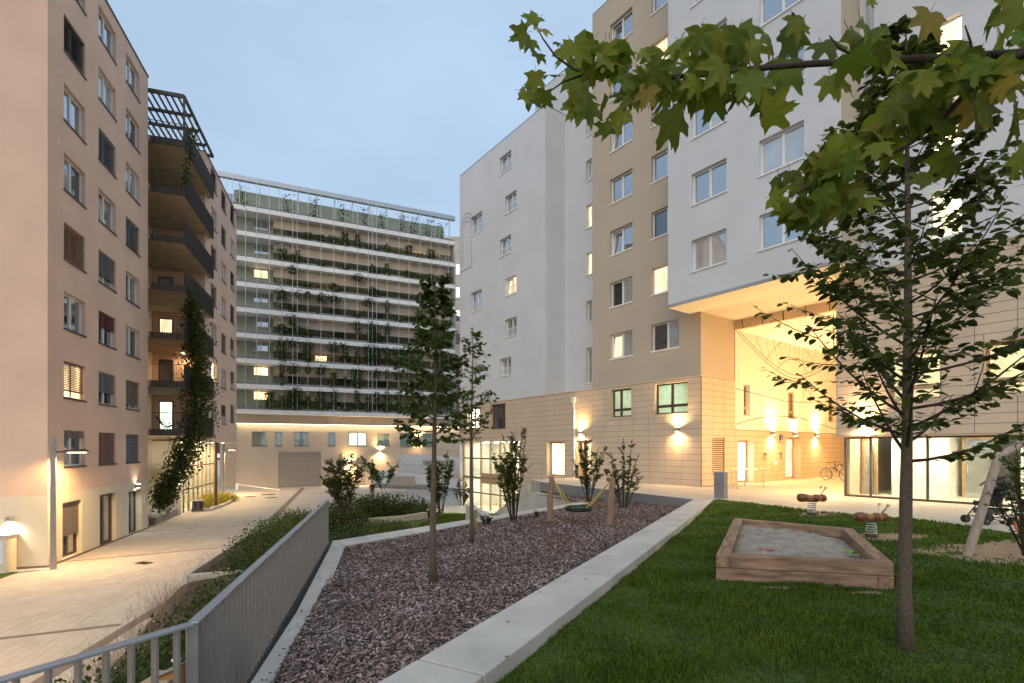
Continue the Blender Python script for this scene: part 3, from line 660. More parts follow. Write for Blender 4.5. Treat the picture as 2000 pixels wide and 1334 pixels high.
# small wooden play box by the railing (lower left)
bx = thing('wooden_sign_box', 'small orange wooden box with a grey sloping lid beside the railing', 'box', (*gp(320, 1420, -.41), -.41))
cx_, cy_ = bx.location.x, bx.location.y
ZB = P3(320, 1307, cy_).z + .41
bevel(MB().box(-.10, .10, -.10, .10, 0, ZB - .05).build('post', 'timber_pale', bx), .006)
pm('plywood_orange', (.42, .21, .06), .5, .12, 5)
bevel(MB().add([(-.13, -.06, ZB - .16), (.13, -.06, ZB - .16), (.13, .06, ZB - .16), (-.13, .06, ZB - .16), (-.13, -.06, ZB - .10), (.13, -.06, ZB + .02), (.13, .06, ZB + .02), (-.13, .06, ZB - .10)],
      [(0, 3, 2, 1), (4, 5, 6, 7), (0, 1, 5, 4), (1, 2, 6, 5), (2, 3, 7, 6), (3, 0, 4, 7)]).build('body', 'plywood_orange', bx), .006)
MB().add([(-.19, -.08, ZB - .118), (.135, -.08, ZB + .028), (.135, .08, ZB + .028), (-.19, .08, ZB - .118), (-.19, -.08, ZB - .108), (.135, -.08, ZB + .038), (.135, .08, ZB + .038), (-.19, .08, ZB - .108)],
      [(0, 3, 2, 1), (4, 5, 6, 7), (0, 1, 5, 4), (1, 2, 6, 5), (2, 3, 7, 6), (3, 0, 4, 7)]).build('lid', 'grey_metal', bx)
MB().lathe([(.02, -.05), (.02, .018), (.034, .019), (.034, .028), (.026, .036), (.02, .037), (.018, .048), (.008, .05)], 16, (.065, .05, ZB + .03)).build('bolt', 'enamel_white', bx)

# ================================================================ SANDBOX
sb = thing('sandbox', 'sandbox of two layers of thick timbers filled with grey sand on the lawn', 'sandbox')
def inter(p, d, q, e):
    k = d.x * e.y - d.y * e.x; t = ((q.x - p.x) * e.y - (q.y - p.y) * e.x) / k; return p + d * t
def sl(P, Q, off):
    d = (Q - P).normalized(); n = Vector((-d.y, d.x)); return (P + n * off, d)
T = .19; cs = [SB['FL'], SB['FR'], SB['BR'], SB['BL']]
oL = {k: sl(cs[i], cs[(i + 1) % 4], 0) for i, k in enumerate('FRBL')}; iL = {k: sl(cs[i], cs[(i + 1) % 4], T) for i, k in enumerate('FRBL')}
def X_(a, b):
    ga = (oL if a[1] == 'o' else iL)[a[0]]; gb = (oL if b[1] == 'o' else iL)[b[0]]; return inter(*ga, *gb)
lay = {1: [('Fo', 'Li', 'Fo', 'Ro', 'Fi', 'Ro', 'Fi', 'Li'), ('Fo', 'Lo', 'Fo', 'Li', 'Bo', 'Li', 'Bo', 'Lo'), ('Fi', 'Ri', 'Fi', 'Ro', 'Bi', 'Ro', 'Bi', 'Ri'), ('Bi', 'Li', 'Bi', 'Ro', 'Bo', 'Ro', 'Bo', 'Li')],
       0: [('Fo', 'Lo', 'Fo', 'Ri', 'Fi', 'Ri', 'Fi', 'Lo'), ('Fi', 'Lo', 'Fi', 'Li', 'Bi', 'Li', 'Bi', 'Lo'), ('Fo', 'Ri', 'Fo', 'Ro', 'Bo', 'Ro', 'Bo', 'Ri'), ('Bi', 'Lo', 'Bi', 'Ri', 'Bo', 'Ri', 'Bo', 'Lo')]}
for ly, zz0, zz1 in ((0, -.24, .028), (1, .033, .22)):
    for j, nm in enumerate(lay[ly]):
        pts = [X_(nm[i], nm[i + 1]) for i in range(0, 8, 2)]; c = sum(pts, Vector((0, 0))) / 4; pts = [c + (p - c) * .998 for p in pts]
        d = (pts[1] - pts[0]) if j in (0, 3) else (pts[2] - pts[1]); ang = math.atan2(d.y, d.x)
        ca, sa = math.cos(-ang), math.sin(-ang); lp = [((p - c).x * ca - (p - c).y * sa, (p - c).x * sa + (p - c).y * ca) for p in pts]
        o = MB().prism(lp, zz0, zz1).build('timber', 'timber', sb, (c.x, c.y, 0)); o.rotation_euler = (0, 0, ang); bevel(o, .012)
ii = [X_('Fi', 'Li'), X_('Fi', 'Ri'), X_('Bi', 'Ri'), X_('Bi', 'Li')]
vs = []; N_ = 60
for j in range(N_ + 1):
    for i in range(N_ + 1):
        u, v = i / N_, j / N_; p = lerp(lerp(ii[0], ii[1], u), lerp(ii[3], ii[2], u), v)
        z = .05 + .05 * math.sin(math.pi * u) * math.sin(math.pi * v) + .05 * (1 - u) * v + .035 * vnoise(p.x, p.y, 2.2, 1) + .026 * vnoise(p.x, p.y, 6.1, 2) + .012 * vnoise(p.x, p.y, 13, 4) - .04 * (u ** 6 * v); vs.append((p.x, p.y, z))
MB().add(vs, [(j * (N_ + 1) + i, j * (N_ + 1) + i + 1, (j + 1) * (N_ + 1) + i + 1, (j + 1) * (N_ + 1) + i) for j in range(N_) for i in range(N_)]).build('sand', 'sand', sb, smooth=True)
def toy(px, py, z, mat, label, rot, s=1.):
    x, y = gp(px, py, z); o = thing('toy_scoop', label, 'toy', (x, y, z), rot)
    m = MB(); vs = []; n = 8
    for i in range(5):
        for j in range(n + 1):
            a = math.pi * j / n; r_ = .05 * s * (1 - .12 * (i - 2) ** 2 / 4); vs.append((i * .035 * s, -r_ * math.cos(a), .045 * s - r_ * math.sin(a) * .8))
    fs = [(i * (n + 1) + j, i * (n + 1) + j + 1, (i + 1) * (n + 1) + j + 1, (i + 1) * (n + 1) + j) for i in range(4) for j in range(n)]
    m.add(vs, fs).build('bowl', mat, o, smooth=True); MB().tube([(0, 0, .03 * s), (-.06 * s, 0, .05 * s), (-.11 * s, 0, .055 * s)], .012 * s, 6).build('handle', mat, o)
toy(1658, 1083, .085, 'toy_green', 'bright green plastic scoop at the right side of the sandbox', .3, 1.15)
toy(1499, 1073, .10, 'toy_green', 'green plastic scoop lying behind a red toy in the sand', 1.0, .9)
toy(1494, 1077, .09, 'toy_red', 'red plastic toy scoop in the sandbox', -.2, .9)

# ================================================================ SPRING RIDERS
def rider(px, py, label, rot, sc_=1.):
    x, y = gp(px, py, -.08); z = zlawn(x, y) + .01; o = thing('spring_rider', label, 'spring rider', (x, y, z), rot, 'wooden insect spring riders')
    MB().lathe([(.13, 0), (.13, .03), (.10, .05), (.10, .06)], 16).build('base', 'dark_metal', o)
    hs = [(.105 * math.cos(t * .55) * (1 - .12 * t / 60), .105 * math.sin(t * .55) * (1 - .12 * t / 60), .05 + .29 * t / 60) for t in range(61)]
    MB().tube(hs, .012, 6).build('spring', 'steel', o, smooth=True)
    zc = .44; segs = [('tail', 'rider_dark', [(.0, -.36), (.06, -.355), (.10, -.33), (.115, -.27), (.112, -.20), (.098, -.13)]), ('seat', 'rider_light', [(.098, -.129), (.082, -.08), (.075, -.03), (.08, .02)]),
                         ('chest', 'rider_dark', [(.08, .021), (.095, .06), (.10, .10), (.095, .14)]), ('neck', 'rider_light', [(.095, .141), (.088, .18), (.09, .21)]), ('head', 'rider_dark', [(.09, .211), (.10, .25), (.098, .29), (.07, .335), (.03, .35), (.0, .352)])]
    for nm, mt, pr in segs: MB().lathe(pr, 18, (0, 0, zc), 'x').build(nm, mt, o, smooth=True)
    MB().box(-.12, .12, -.05, .05, .335, .37).build('mount', 'dark_metal', o)
    for s in (-1, 1):
        a = MB().tube([(.19, .03 * s, zc + .07), (.26, .13 * s, zc + .26)], .013, 6).build('antenna', 'steel', o); MB().lathe([(.006, -.03), (.026, -.018), (.033, 0), (.026, .02), (.006, .03)], 10, (.265, .137 * s, zc + .28)).build('knob', 'knob', a, smooth=True)
    o.scale = (sc_, sc_, sc_)
rider(1586, 1010, 'wooden insect spring rider farther back, nearer the passage', -.18, 1.04)
rider(1702, 1047, 'wooden insect spring rider nearer the sandbox corner', -.05, .95)

# ================================================================ NEST SWING
sw = thing('nest_swing', 'black nest swing hung on yellow ropes between two leaning wooden posts', 'swing')
pa = Vector((*gp(1073, 1016, -.33), -.36)); pb = Vector((*gp(1190, 1023, -.33), -.36))
ta = P3(1077, 930, pa.y + .05); tb = P3(1196, 933, pb.y + .05)
for p, q in ((pa, ta), (pb, tb)):
    m = MB(); pts = [lerp(p, q, t) + Vector((.012 * math.sin(t * 9), 0, 0)) for t in np.linspace(0, 1, 9)]; m.tube(pts, [.098, .092, .088, .09, .086, .088, .084, .082, .068], 12); m.build('post', 'post_wood', sw, smooth=False)
ctr = Vector((*((pa + pb) / 2).to_2d(), .06)); ax = (pb - pa).normalized()
rn = MB().torus(ctr, .345, .062, 28, 8).build('ring', 'black_rubber', sw, smooth=True)
m = MB()
for i in range(-3, 4):
    for j in range(2):
        pts = []
        for k_ in range(9):
            t = -1 + 2 * k_ / 8; o_ = i * .095; h_ = math.sqrt(max(0, .34 ** 2 - o_ ** 2)); u = t * h_; d_ = 1 - (u * u + o_ * o_) / .34 ** 2
            pts.append(ctr + (Vector((u, o_, -.10 * d_)) if j else Vector((o_, u, -.10 * d_ - .004))))
        m.tube(pts, .010, 5)
m.build('net', 'rope_yellow', sw)
m = MB(); m.torus(ctr + Vector((0, 0, .01)), .24, .008, 20, 5); m.build('net_rim', 'net_green', sw)
for q, s in ((ta, -1), (tb, 1)):
    for e in (-1, 1):
        en = ctr + Vector((ax.x * s * .27, ax.y * s * .27, .03)) + Vector((-ax.y, ax.x, 0)) * .2 * e; st_ = q + Vector((ax.x * -s * .07, ax.y * -s * .07, -.10))
        MB().tube([st_, lerp(st_, en, .5) + Vector((0, 0, -.015)), en], .016, 6).build('rope', 'rope_yellow', sw)

# ================================================================ BOLLARD, HOOPS, BICYCLE, STROLLER, SWING FRAME
x, y = gp(1408, 974, -.02)
o = thing('concrete_stele', 'square concrete pillar at the corner of the lawn and terrace', 'bollard', (x, y, -.02), FRT.rot)
bevel(MB().box(-.19, .19, -.13, .13, 0, .95).build('shaft', 'concrete_dark', o), .01); bevel(MB().box(-.192, .192, -.132, .132, .952, .985).build('cap', 'concrete', o), .006)
def hoop(p, q, label):
    a = Vector((*gp(*p, 0), 0)); b = Vector((*gp(*q, 0), 0)); up = Vector((0, 0, .86)); o = thing('bike_hoop', label, 'bike rack', a)
    a_ = Vector((0, 0, 0)); b_ = b - a; k = b_.normalized() * .06
    MB().tube([a_, a_ + up - Vector((0, 0, .06)), a_ + up + k, b_ + up - k, b_ + up - Vector((0, 0, .06)), b_], .021, 8).build('tube', 'steel', o); MB().lathe([(.06, 0), (.06, .01)], 10).lathe([(.06, 0), (.06, .01)], 10, tuple(b_)).build('foot_plate', 'steel', o)
hoop((1429, 951), (1455, 949.5), 'steel bike hoop farther from the lawn'); hoop((1440, 955.5), (1491, 952), 'steel bike hoop standing nearer the lawn')
def bike(loc, rot, label, fm, seat_mat='fabric_black'):
    o = thing('bicycle', label, 'bicycle', loc, rot, 'bicycles parked in the passage')
    for wx in (-.52, .52):
        t = MB().torus((wx, 0, .34), .32, .022, 28, 6, tilt=None); tl = Matrix.Rotation(R(90), 3, 'X')
        wl = MB().torus((wx, 0, .34), .32, .02, 28, 6, tilt=tl).build('wheel', 'black_rubber', o, smooth=True)
        m = MB()
        for k_ in range(10): a = math.pi * k_ / 10; m.tube([(wx - .31 * math.cos(a), 0, .34 - .31 * math.sin(a)), (wx + .31 * math.cos(a), 0, .34 + .31 * math.sin(a))], .0025, 3)
        m.torus((wx, 0, .34), .30, .008, 24, 4, tilt=tl).build('rim', 'steel', wl)
    m = MB(); hd = (.36, 0, .86); bbp = (-.08, 0, .30); stp = (-.22, 0, .80); rr_ = (-.52, 0, .34)
    m.tube([hd, (.40, 0, .70)], .02).tube([(.38, 0, .78), stp], .018).tube([(.40, 0, .70), bbp], .02).tube([bbp, stp, (-.24, 0, .90)], .018).tube([bbp, rr_], .012).tube([stp, rr_], .012).tube([(.40, 0, .70), (.52, 0, .34)], .014)
    m.build('frame', fm, o)
    MB().tube([(.30, -.28, 1.02), (.36, -.2, 1.0), (.37, 0, .98), (.36, .2, 1.0), (.30, .28, 1.02)], .014).tube([(.37, 0, .98), hd], .014).build('handlebar', 'black_rubber', o)
    MB().add([(-.36, -.07, .93), (-.36, .07, .93), (-.10, .02, .92), (-.10, -.02, .92), (-.36, -.06, .89), (-.36, .06, .89), (-.10, .015, .90), (-.10, -.015, .90)], [(0, 1, 2, 3), (4, 7, 6, 5), (0, 3, 7, 4), (1, 5, 6, 2), (0, 4, 5, 1), (3, 2, 6, 7)]).build('saddle', seat_mat, o)
    MB().torus((-.08, 0, .30), .085, .012, 16, 5, tilt=Matrix.Rotation(R(90), 3, 'X')).tube([(-.08, -.07, .30), (-.02, -.08, .15)], .01).tube([(-.08, .07, .30), (-.14, .08, .45)], .01).build('crank', 'steel', o)
    return o
pm('bike_silver', (.6, .6, .58), .3, .05, metal=.5); pm('bike_dark', (.04, .04, .05), .4)
x, y = gp(1632, 939, 0); bike((x, y, 0), FRT.rot + math.pi * .93, 'silver bicycle parked foremost by the passage wall', 'bike_silver')
x, y = gp(1646, 937.5, 0); bike((x + .1, y + .25, 0), FRT.rot + math.pi * .97, 'second bicycle half hidden behind the glass corner', 'bike_dark', 'toy_green')
# stroller
x, y = gp(1932, 1022, 0); o = thing('stroller', 'folding black stroller standing on the terrace before the glass front', 'stroller', (x, y, 0), R(8))
for (wx, wy) in ((-.36, -.22), (-.36, .22), (.30, -.24), (.30, .24)):
    for s in (-.035, .035):
        wl = MB().torus((wx, wy + s, .085), .066, .019, 16, 6, tilt=Matrix.Rotation(R(90), 3, 'X')).build('wheel', 'black_rubber', o, smooth=True)
        MB().lathe([(.045, -.008), (.045, .008)], 10, (0, 0, 0)).build('hub', 'fabric_grey', wl, (wx, wy + s, .085)).rotation_euler = (R(90), 0, 0)
for s in (-.22, .22):
    MB().tube([(-.36, s, .10), (.05, s, .52), (.26, s, .98), (.36, s, 1.03)], .014).build('frame_tube', 'dark_metal', o); MB().tube([(.30, s, .10), (-.12, s, .50)], .014).build('frame_tube', 'dark_metal', o)
MB().tube([(.36, -.22, 1.03), (.36, .22, 1.03)], .016).build('handle', 'black_rubber', o); MB().tube([(-.30, -.22, .16), (-.30, .22, .16)], .012).tube([(.27, -.24, .12), (.27, .24, .12)], .012).build('axle', 'dark_metal', o)
m = MB(); prof = [(-.24, .44), (-.20, .50), (.0, .45), (.08, .48), (.20, .88), (.24, .86), (.12, .42), (.0, .38), (-.2, .40)]
m.add([(p[0], s, p[1]) for s in (-.17, .17) for p in prof], [tuple(range(9)), tuple(range(17, 8, -1))] + [(i, 9 + i, 9 + (i + 1) % 9, (i + 1) % 9) for i in range(9)]).build('seat', 'fabric_black', o)
vs = []; n = 10
for i in range(6):
    for j in range(n + 1): a = math.pi * j / n; e_ = -.15 + i * .32; vs.append((.16 - .26 * math.cos(e_) * math.sin(a) * .9 + .05, -.19 * math.cos(a), .80 + .26 * math.sin(e_) * math.sin(a)))
MB().add(vs, [(i * (n + 1) + j, i * (n + 1) + j + 1, (i + 1) * (n + 1) + j + 1, (i + 1) * (n + 1) + j) for i in range(5) for j in range(n)]).build('canopy', 'fabric_black', o, smooth=True)
o.scale = (1.06, 1.06, 1.06); pm('canopy_band', (.22, .15, .09), .8); MB().tube([(-.03, -.18, .84), (-.04, 0, .98), (-.03, .18, .84)], .02).build('canopy_trim', 'canopy_band', o)
MB().add([(-.2, -.18, .22), (.22, -.18, .22), (.24, -.18, .34), (-.22, -.18, .34), (-.2, .18, .22), (.22, .18, .22), (.24, .18, .34), (-.22, .18, .34)], [(0, 1, 5, 4), (0, 1, 2, 3), (4, 7, 6, 5), (1, 5, 6, 2), (0, 3, 7, 4)]).build('basket', 'fabric_grey', o)
# swing frame at the right edge
x, y = gp(1886, 1088, -.12); p0 = Vector((x, y, -.2)); p1 = P3(1950, 890, y); p2 = P3(2085, 820, y + .1); p3 = P3(2300, 1095, y - .1); p3.z = -.2
o = thing('log_swing_frame', 'leaning pale log leg of a swing frame with a chain and orange seat', 'swing')
MB().tube([p0, lerp(p0, p1, .5) + Vector((.01, 0, 0)), p1], [.075, .07, .066], 12).build('leg', 'log_grey', o); MB().tube([p1 + Vector((-.02, .02, -.03)), p2], [.062, .06], 10).build('cross_beam', 'log_grey', o)
MB().tube([p2, p3], [.066, .075], 10).build('leg', 'log_grey', o)
c0 = P3(1958, 893, y - .02); c1 = P3(1990, 1012, y - .12); m = MB(); nl = 34
for i in range(nl):
    c = lerp(c0, c1, (i + .5) / nl); d = (c1 - c0).normalized(); q = d.to_track_quat('X', 'Z').to_matrix() @ Matrix.Rotation(R(90 * (i % 2)), 3, 'X'); m.torus(c, .018, .0045, 10, 4, squash=.55, tilt=q)
m.build('chain', 'steel', o)
MB().torus(c1 + Vector((.12, 0, -.16)), .16, .024, 24, 8, tilt=Matrix.Rotation(R(72), 3, 'X')).build('seat_ring', 'orange_plastic', o, smooth=True)

# ================================================================ BEIGE BUILDING WITH PASSAGE (right)
bb = thing('beige_apartment_building', 'beige and white apartment tower with cladded base and lit passage on the right', 'building', (*FRT.o, 0), FRT.rot)
TOPB = 26.57; CZ = 5.18; SO = 8.12; AL = -6.918
sills = [6.68 + 2.84 * k for k in range(7)]
c1 = (-5.58, -4.02); c2 = (-2.80, -1.18); pl_ = []
holes = [(c1[0], c1[1], s, s + 1.36) for s in sills] + [(c2[0], c2[1], s, s + 1.36) for s in sills]
wall('front_wall', 'stucco_beige', bb, AL, 0, CZ, TOPB, 0, holes, .2)
sty1 = [dict(pane='lit_curtain', pane2='glass_curtain', tilt=True), dict(pane='glass_dark', pane2='glass_curtain'), dict(tilt=True), dict(), dict(tilt=True), dict(), dict(tilt=True)]
sty2 = [dict(pane='glass_dark', pane2='glass_curtain'), dict(pane='lit_curtain'), dict(pane='glass_dark'), dict(), dict(pane='glass_curtain'), dict(pane='lit_curtain'), dict()]
for s, k in zip(sills, sty1): win(bb, *c1, s, s + 1.36, split=(.5,), **k)
for s, k in zip(sills, sty2): win(bb, *c2, s, s + 1.36, split=(.55,), **k)
MB().box(AL + .002, -.002, .0, 14, TOPB + .001, TOPB + .05).build('roof', 'dark_metal', bb)
MB().box(AL, AL + .02, .003, 14, CZ, TOPB).build('side_wall', 'stucco_beige', bb)
# ---- cladded base
cw1 = (-5.5, -4.06, 3.46, 4.98); cw2 = (-2.6, -.67, 3.46, 5.0)
wall('base_wall', 'panel_back', bb, AL, 0, -.4, CZ - .05, 0, [cw1, cw2], .2)
panels(bb, AL, 0, .0, CZ - .06, 0, [cw1, cw2], cw=1.0, lst=pl_)
pl_ = [tuple([p[0], min(p[1], .028) if p[1] > -.02 else p[1], *p[2:]]) for p in pl_]
for h, sp in ((cw1, (.40,)), (cw2, (.48,))):
    win(bb, h[0], h[1], h[2], h[3], fm='bronze_frame', split=sp, transom=.27, pane='clear_glass', rev=.17, fw=.085, sill='panel')
def room(a0, a1, z0, z1, b0, dep, lampmat, wallmat='interior_white', nl=2):
    m = MB(); m.box(a0 - .6, a1 + .6, b0 + dep, b0 + dep + .05, z0 - .6, z1 + .5).box(a0 - .65, a0 - .6, b0, b0 + dep, z0 - .6, z1 + .5).box(a1 + .6, a1 + .65, b0, b0 + dep, z0 - .6, z1 + .5).box(a0 - .6, a1 + .6, b0, b0 + dep, z0 - .65, z0 - .6).box(a0 - .6, a1 + .6, b0, b0 + dep, z1 + .5, z1 + .55)
    o = m.build('room', wallmat, bb)
    for i in range(nl): MB().box(a0 + (i + .3) * (a1 - a0) / nl, a0 + (i + .7) * (a1 - a0) / nl, b0 + .6, b0 + dep - .5, z1 + .46, z1 + .485).build('ceiling_light', lampmat, o)
[jambs(bb, h, 0, .19) for h in (cw1, cw2)]
room(cw1[0], cw1[1], cw1[2], cw1[3], .3, 3, 'ceiling_cool'); room(cw2[0], cw2[1], cw2[2], cw2[3], .3, 3.4, 'ceiling_cool')
MB().box(AL, .06, -.06, .0, CZ - .05, CZ + .012).box(.0, .06, .0, 2.9, CZ - .05, CZ + .012).build('cornice', 'panel', bb)
# ---- passage: side wall, lower cladding, mural, beam, ceiling
lou = (FRT.B(1390), FRT.B(1413.5), .48, 2.27)
PE = 24.
wall('passage_wall', 'panel_back', bb, 0, 2.9, -.4, CZ - .05, 0, [lou], .1, axis='b')
panels(bb, 0.03, 2.9, .0, CZ - .06, 0, [lou], axis='b', cw=.97, lst=pl_)
wall('passage_wall', 'stucco_beige', bb, 0, 2.9, CZ, SO + .05, 0, [], axis='b')
m = MB()
for i in range(18): z = lou[2] + .02 + i * (lou[3] - lou[2]) / 18; m.add([(.028, lou[0] + .02, z), (.028, lou[1] - .02, z), (-.03, lou[1] - .02, z + .06), (-.03, lou[0] + .02, z + .06)], [(0, 1, 2, 3)])
m.build('louvre_vent', 'panel', bb); MB().box(-.08, -.06, lou[0], lou[1], lou[2], lou[3]).build('vent_back', 'panel_back', bb)
dA = (3.18, 4.72, .0, 2.2); dB = (8.15, 9.95, .0, 2.42)
wall('passage_wall', 'panel_back', bb, 2.9, PE, -.4, 2.74, 0, [dA, dB], .45, axis='b')
panels(bb, 2.9, PE, .0, 2.70, 0, [dA, dB], axis='b', cw=1.05, lst=pl_)
mw = [(3.70, 4.32), (8.40, 9.50), (13.75, 14.85)]
wall('mural_wall', 'mural_white', bb, 2.9, PE, 2.76, 7.67, .035, [(x0, x1, 3.44, 5.02) for x0, x1 in mw], .25, axis='b')
MB().box(.002, .06, 2.9, PE, 2.72, 2.758).build('mural_ledge', 'mural_white', bb); MB().box(.0, .033, 2.885, 2.9, 2.76, 7.67).build('mural_edge', 'panel', bb)
for x0, x1 in mw: win(bb, x0, x1, 3.44, 5.02, .035, fm='oak_frame', split=(.45,), transom=.26, pane='glass_dark', rev=.2, fw=.09, sill=None, axis='b')
def door(par, a0, a1, z0, z1, b, rev, fm, pane, axis='b', split=()):
    o = win(par, a0, a1, z0, z1, b, rev=rev, fm=fm, split=split, pane=pane, sill=None, axis=axis, fw=.12); o.name = 'door'
    MB().tube([(.16, -.05, .95), (.16, -.05, 1.35)], .014).build('handle', 'steel', o); return o
door(bb, dA[0], dA[1], .01, dA[3], 0, .35, 'oak_frame', 'lit_white'); door(bb, dB[0], dB[1], .01, dB[3], 0, .35, 'oak_frame', 'lit_curtain', split=(.22,))
[jambs(bb, h, 0, .44, 'b') for h in (dA, dB)]
MB().box(-.4, 5.0, 2.9, 3.15, 7.67, SO + .02).build('beam', 'panel', bb)
m = MB()
for i in range(6): x0 = .35 + i * .98; m.add([(x0, 2.893, SO - .01), (x0 + .035, 2.893, SO - .01), (x0 + .115 - .02 * i, 2.893, 7.675), (x0 + .08 - .02 * i, 2.893, 7.675)], [(0, 1, 2, 3)])
m.build('beam_lines', 'line_black', bb)
MB().box(5.0, 5.66, 2.9, 3.15, 7.67, SO + .02).build('beam', 'panel', bb)
MB().box(0, 5.65, 3.15, PE, 7.67, 7.9).build('passage_ceiling', 'mural_white', bb)
MB().box(5.65, 5.85, .62, PE, -.3, 8.0).build('passage_wall', 'panel', bb); MB().box(-.1, 5.65, PE, PE + .2, -.3, 8.0).build('passage_end', 'stucco_beige', bb)
# mural lines: arcs and rays drawn across the wall and the ceiling
ln = MB()
def mline(pts, wd=.022):          # pts on the mural wall (b, z)
    for p, q in zip(pts[:-1], pts[1:]):
        d = Vector((q[0] - p[0], q[1] - p[1])); L = d.length
        if L < 1e-6: continue
        n = Vector((-d.y, d.x)) / L * wd / 2
        ln.add([(.0385, p[0] - n.x, p[1] - n.y), (.0385, q[0] - n.x, q[1] - n.y), (.0385, q[0] + n.x, q[1] + n.y), (.0385, p[0] + n.x, p[1] + n.y)], [(0, 1, 2, 3)])
def px_b(px, py): return (FRT.B(px, .04), FRT.ZS(px, py, .04))
def spl(pts, n=10):
    out = []; P_ = [pts[0]] + pts + [pts[-1]]
    for i in range(1, len(P_) - 2):
        for k in range(n):
            t = k / n; p0, p1, p2, p3 = P_[i - 1], P_[i], P_[i + 1], P_[i + 2]
            out.append(tuple(.5 * (2 * b + (c - a) * t + (2 * a - 5 * b + 4 * c - d) * t * t + (-a + 3 * b - 3 * c + d) * t ** 3) for a, b, c, d in zip(p0, p1, p2, p3)))
    return out + [pts[-1]]
big = [(1437, 645), (1470, 681), (1500, 710), (1530, 731), (1556, 740), (1580, 735), (1605, 722), (1633, 703)]
mline(spl([px_b(*p) for p in big]), .035); mline(spl([px_b(x, y - 7) for x, y in big]), .03)
mline(spl([px_b(*p) for p in ((1497, 704), (1505, 690), (1518, 675), (1529, 668))]), .03); mline(spl([px_b(*p) for p in ((1563, 674), (1576, 687), (1586, 703), (1593, 720))]), .03)
mline(spl([px_b(*p) for p in ((1517, 722), (1528, 709), (1542, 702), (1556, 705), (1568, 714), (1576, 730))]), .03)
for a, b in (((1474, 655), (1500, 712)), ((1482, 655), (1471, 680)), ((1495, 659), (1508, 716)), ((1510, 663), (1521, 712)), ((1522, 667), (1527, 700)), ((1533, 668), (1534, 688)), ((1542, 670), (1543, 700)), ((1552, 672), (1552, 697)), ((1561, 676), (1560, 698)), ((1569, 682), (1568, 708)), ((1594, 684), (1585, 729)), ((1607, 690), (1599, 722)), ((1580, 682), (1577, 700))): mline([px_b(*a), px_b(*b)], .022)
for b in (3.15, 5.55, 7.0, 11.4, 13.3): mline([(b, 2.78), (b, 6.4 if b < 4 else 5.9)], .016)
mline(spl([px_b(*p) for p in ((1437, 829), (1470, 819), (1510, 813), (1553, 815), (1590, 825), (1634, 839))]), .035)
mline([px_b(1437, 759), px_b(1500, 775), px_b(1530, 783), px_b(1560, 786), px_b(1634, 785)], .03)
for cb in (1517, 1576):
    c0 = FRT.B(cb, .04); 
    for rr in (.42, .5, .58): mline([(c0 + rr * math.cos(t), 4.75 + rr * 1.1 * math.sin(t)) for t in np.linspace(0, math.pi, 13)], .014)
    mline([(c0 - .5, 4.75), (c0 - .5, 3.55), (c0 + .5, 3.55), (c0 + .5, 4.75)], .016)
for i in range(7):
    a0 = .4 + i * .8; ln.add([(a0, 3.2, 7.664), (a0 + .02, 3.2, 7.664), (a0 * .75 + 1.02, 18, 7.664), (a0 * .75 + 1, 18, 7.664)], [(0, 1, 2, 3)])
for b in (5, 8, 12): ln.add([(.0, b, 7.664), (5.6, b, 7.664), (5.6, b + .025, 7.664), (.0, b + .025, 7.664)], [(0, 1, 2, 3)])
ln.build('mural_lines', 'line_black', bb)
# ---- white overhanging block
ov = -1.65; oa, ob = -.59, 6.39; rows = [9.42 + 2.87 * k for k in range(6)]; TOPO = 27.6
hc = [(.60, 2.22), (3.56, 5.19)]; holes = [(x0, x1, z, z + 1.36) for x0, x1 in hc for z in rows]
wall('block_wall', 'stucco_white', bb, oa, ob, SO, TOPO, ov, holes, .2)
pn = ['glass_curtain', 'glass', 'glass', 'glass', 'glass_curtain', 'glass']
for i, z in enumerate(rows):
    win(bb, *hc[0], z, z + 1.36, ov, split=(.5,), pane=pn[i], pane2='glass_curtain' if i % 2 == 0 else None, tilt=(i == 3)); win(bb, *hc[1], z, z + 1.36, ov, split=(.52,), pane='glass' if i != 1 else 'glass_curtain')
MB().box(oa, ob, ov, 2.9, SO - .001, SO + .15).build('soffit', 'stucco_warm', bb)
wall('block_side', 'stucco_beige', bb, ov + .002, 0, SO, TOPO, ob, [], axis='b'); MB().box(oa, oa + .02, ov + .003, 0, SO, TOPO).build('block_side', 'stucco_white', bb)
MB().box(oa, ob, ov, .1, TOPO, TOPO + .06).build('roof_edge', 'dark_metal', bb)
# ---- right block: white upper wall, cladding, glass ground floor
A0, A1, TOPR = 5.65, 22., 28.
rw1 = (7.25, 8.70, 3.40, 5.05); rw2 = (9.71, 11.5, 3.40, 5.05); rw3 = (13.2, 15.0, 3.40, 5.05); stz = [(8.62, 10.2), (11.45, 13.0), (14.05, 15.65), (17.0, 18.6), (20, 21.6)]
sth = [(8.38, 9.2, z0, z1) for z0, z1 in stz]
wall('upper_wall', 'stucco_white', bb, ob, A1, 8.10, TOPR, 0, sth, .25)
for h in sth: win(bb, *h, rev=.2, split=(), pane='lit_bright', fw=.05)
wall('clad_wall', 'panel_back', bb, A0, A1, 2.25, 8.06, 0, [rw1, rw2, rw3], .25); panels(bb, A0, A1, 2.25, 8.05, 0, [rw1, rw2, rw3], cw=.98, lst=pl_)
for h in (rw1, rw2, rw3):
    win(bb, *h, fm='oak_frame', split=(), transom=.28, pane='clear_glass', rev=.22, fw=.1, sill='panel'); room(h[0], h[1], h[2], h[3], .35, 3.2, 'ceiling_room'); jambs(bb, h, 0, .24)
MB().box(A0, A1, -.05, .0, 8.05, 8.102).build('cornice', 'panel', bb)
MB().box(ob + .30, ob + .42, -.14, -.02, 8.2, TOPR).build('downpipe', 'zinc', bb)
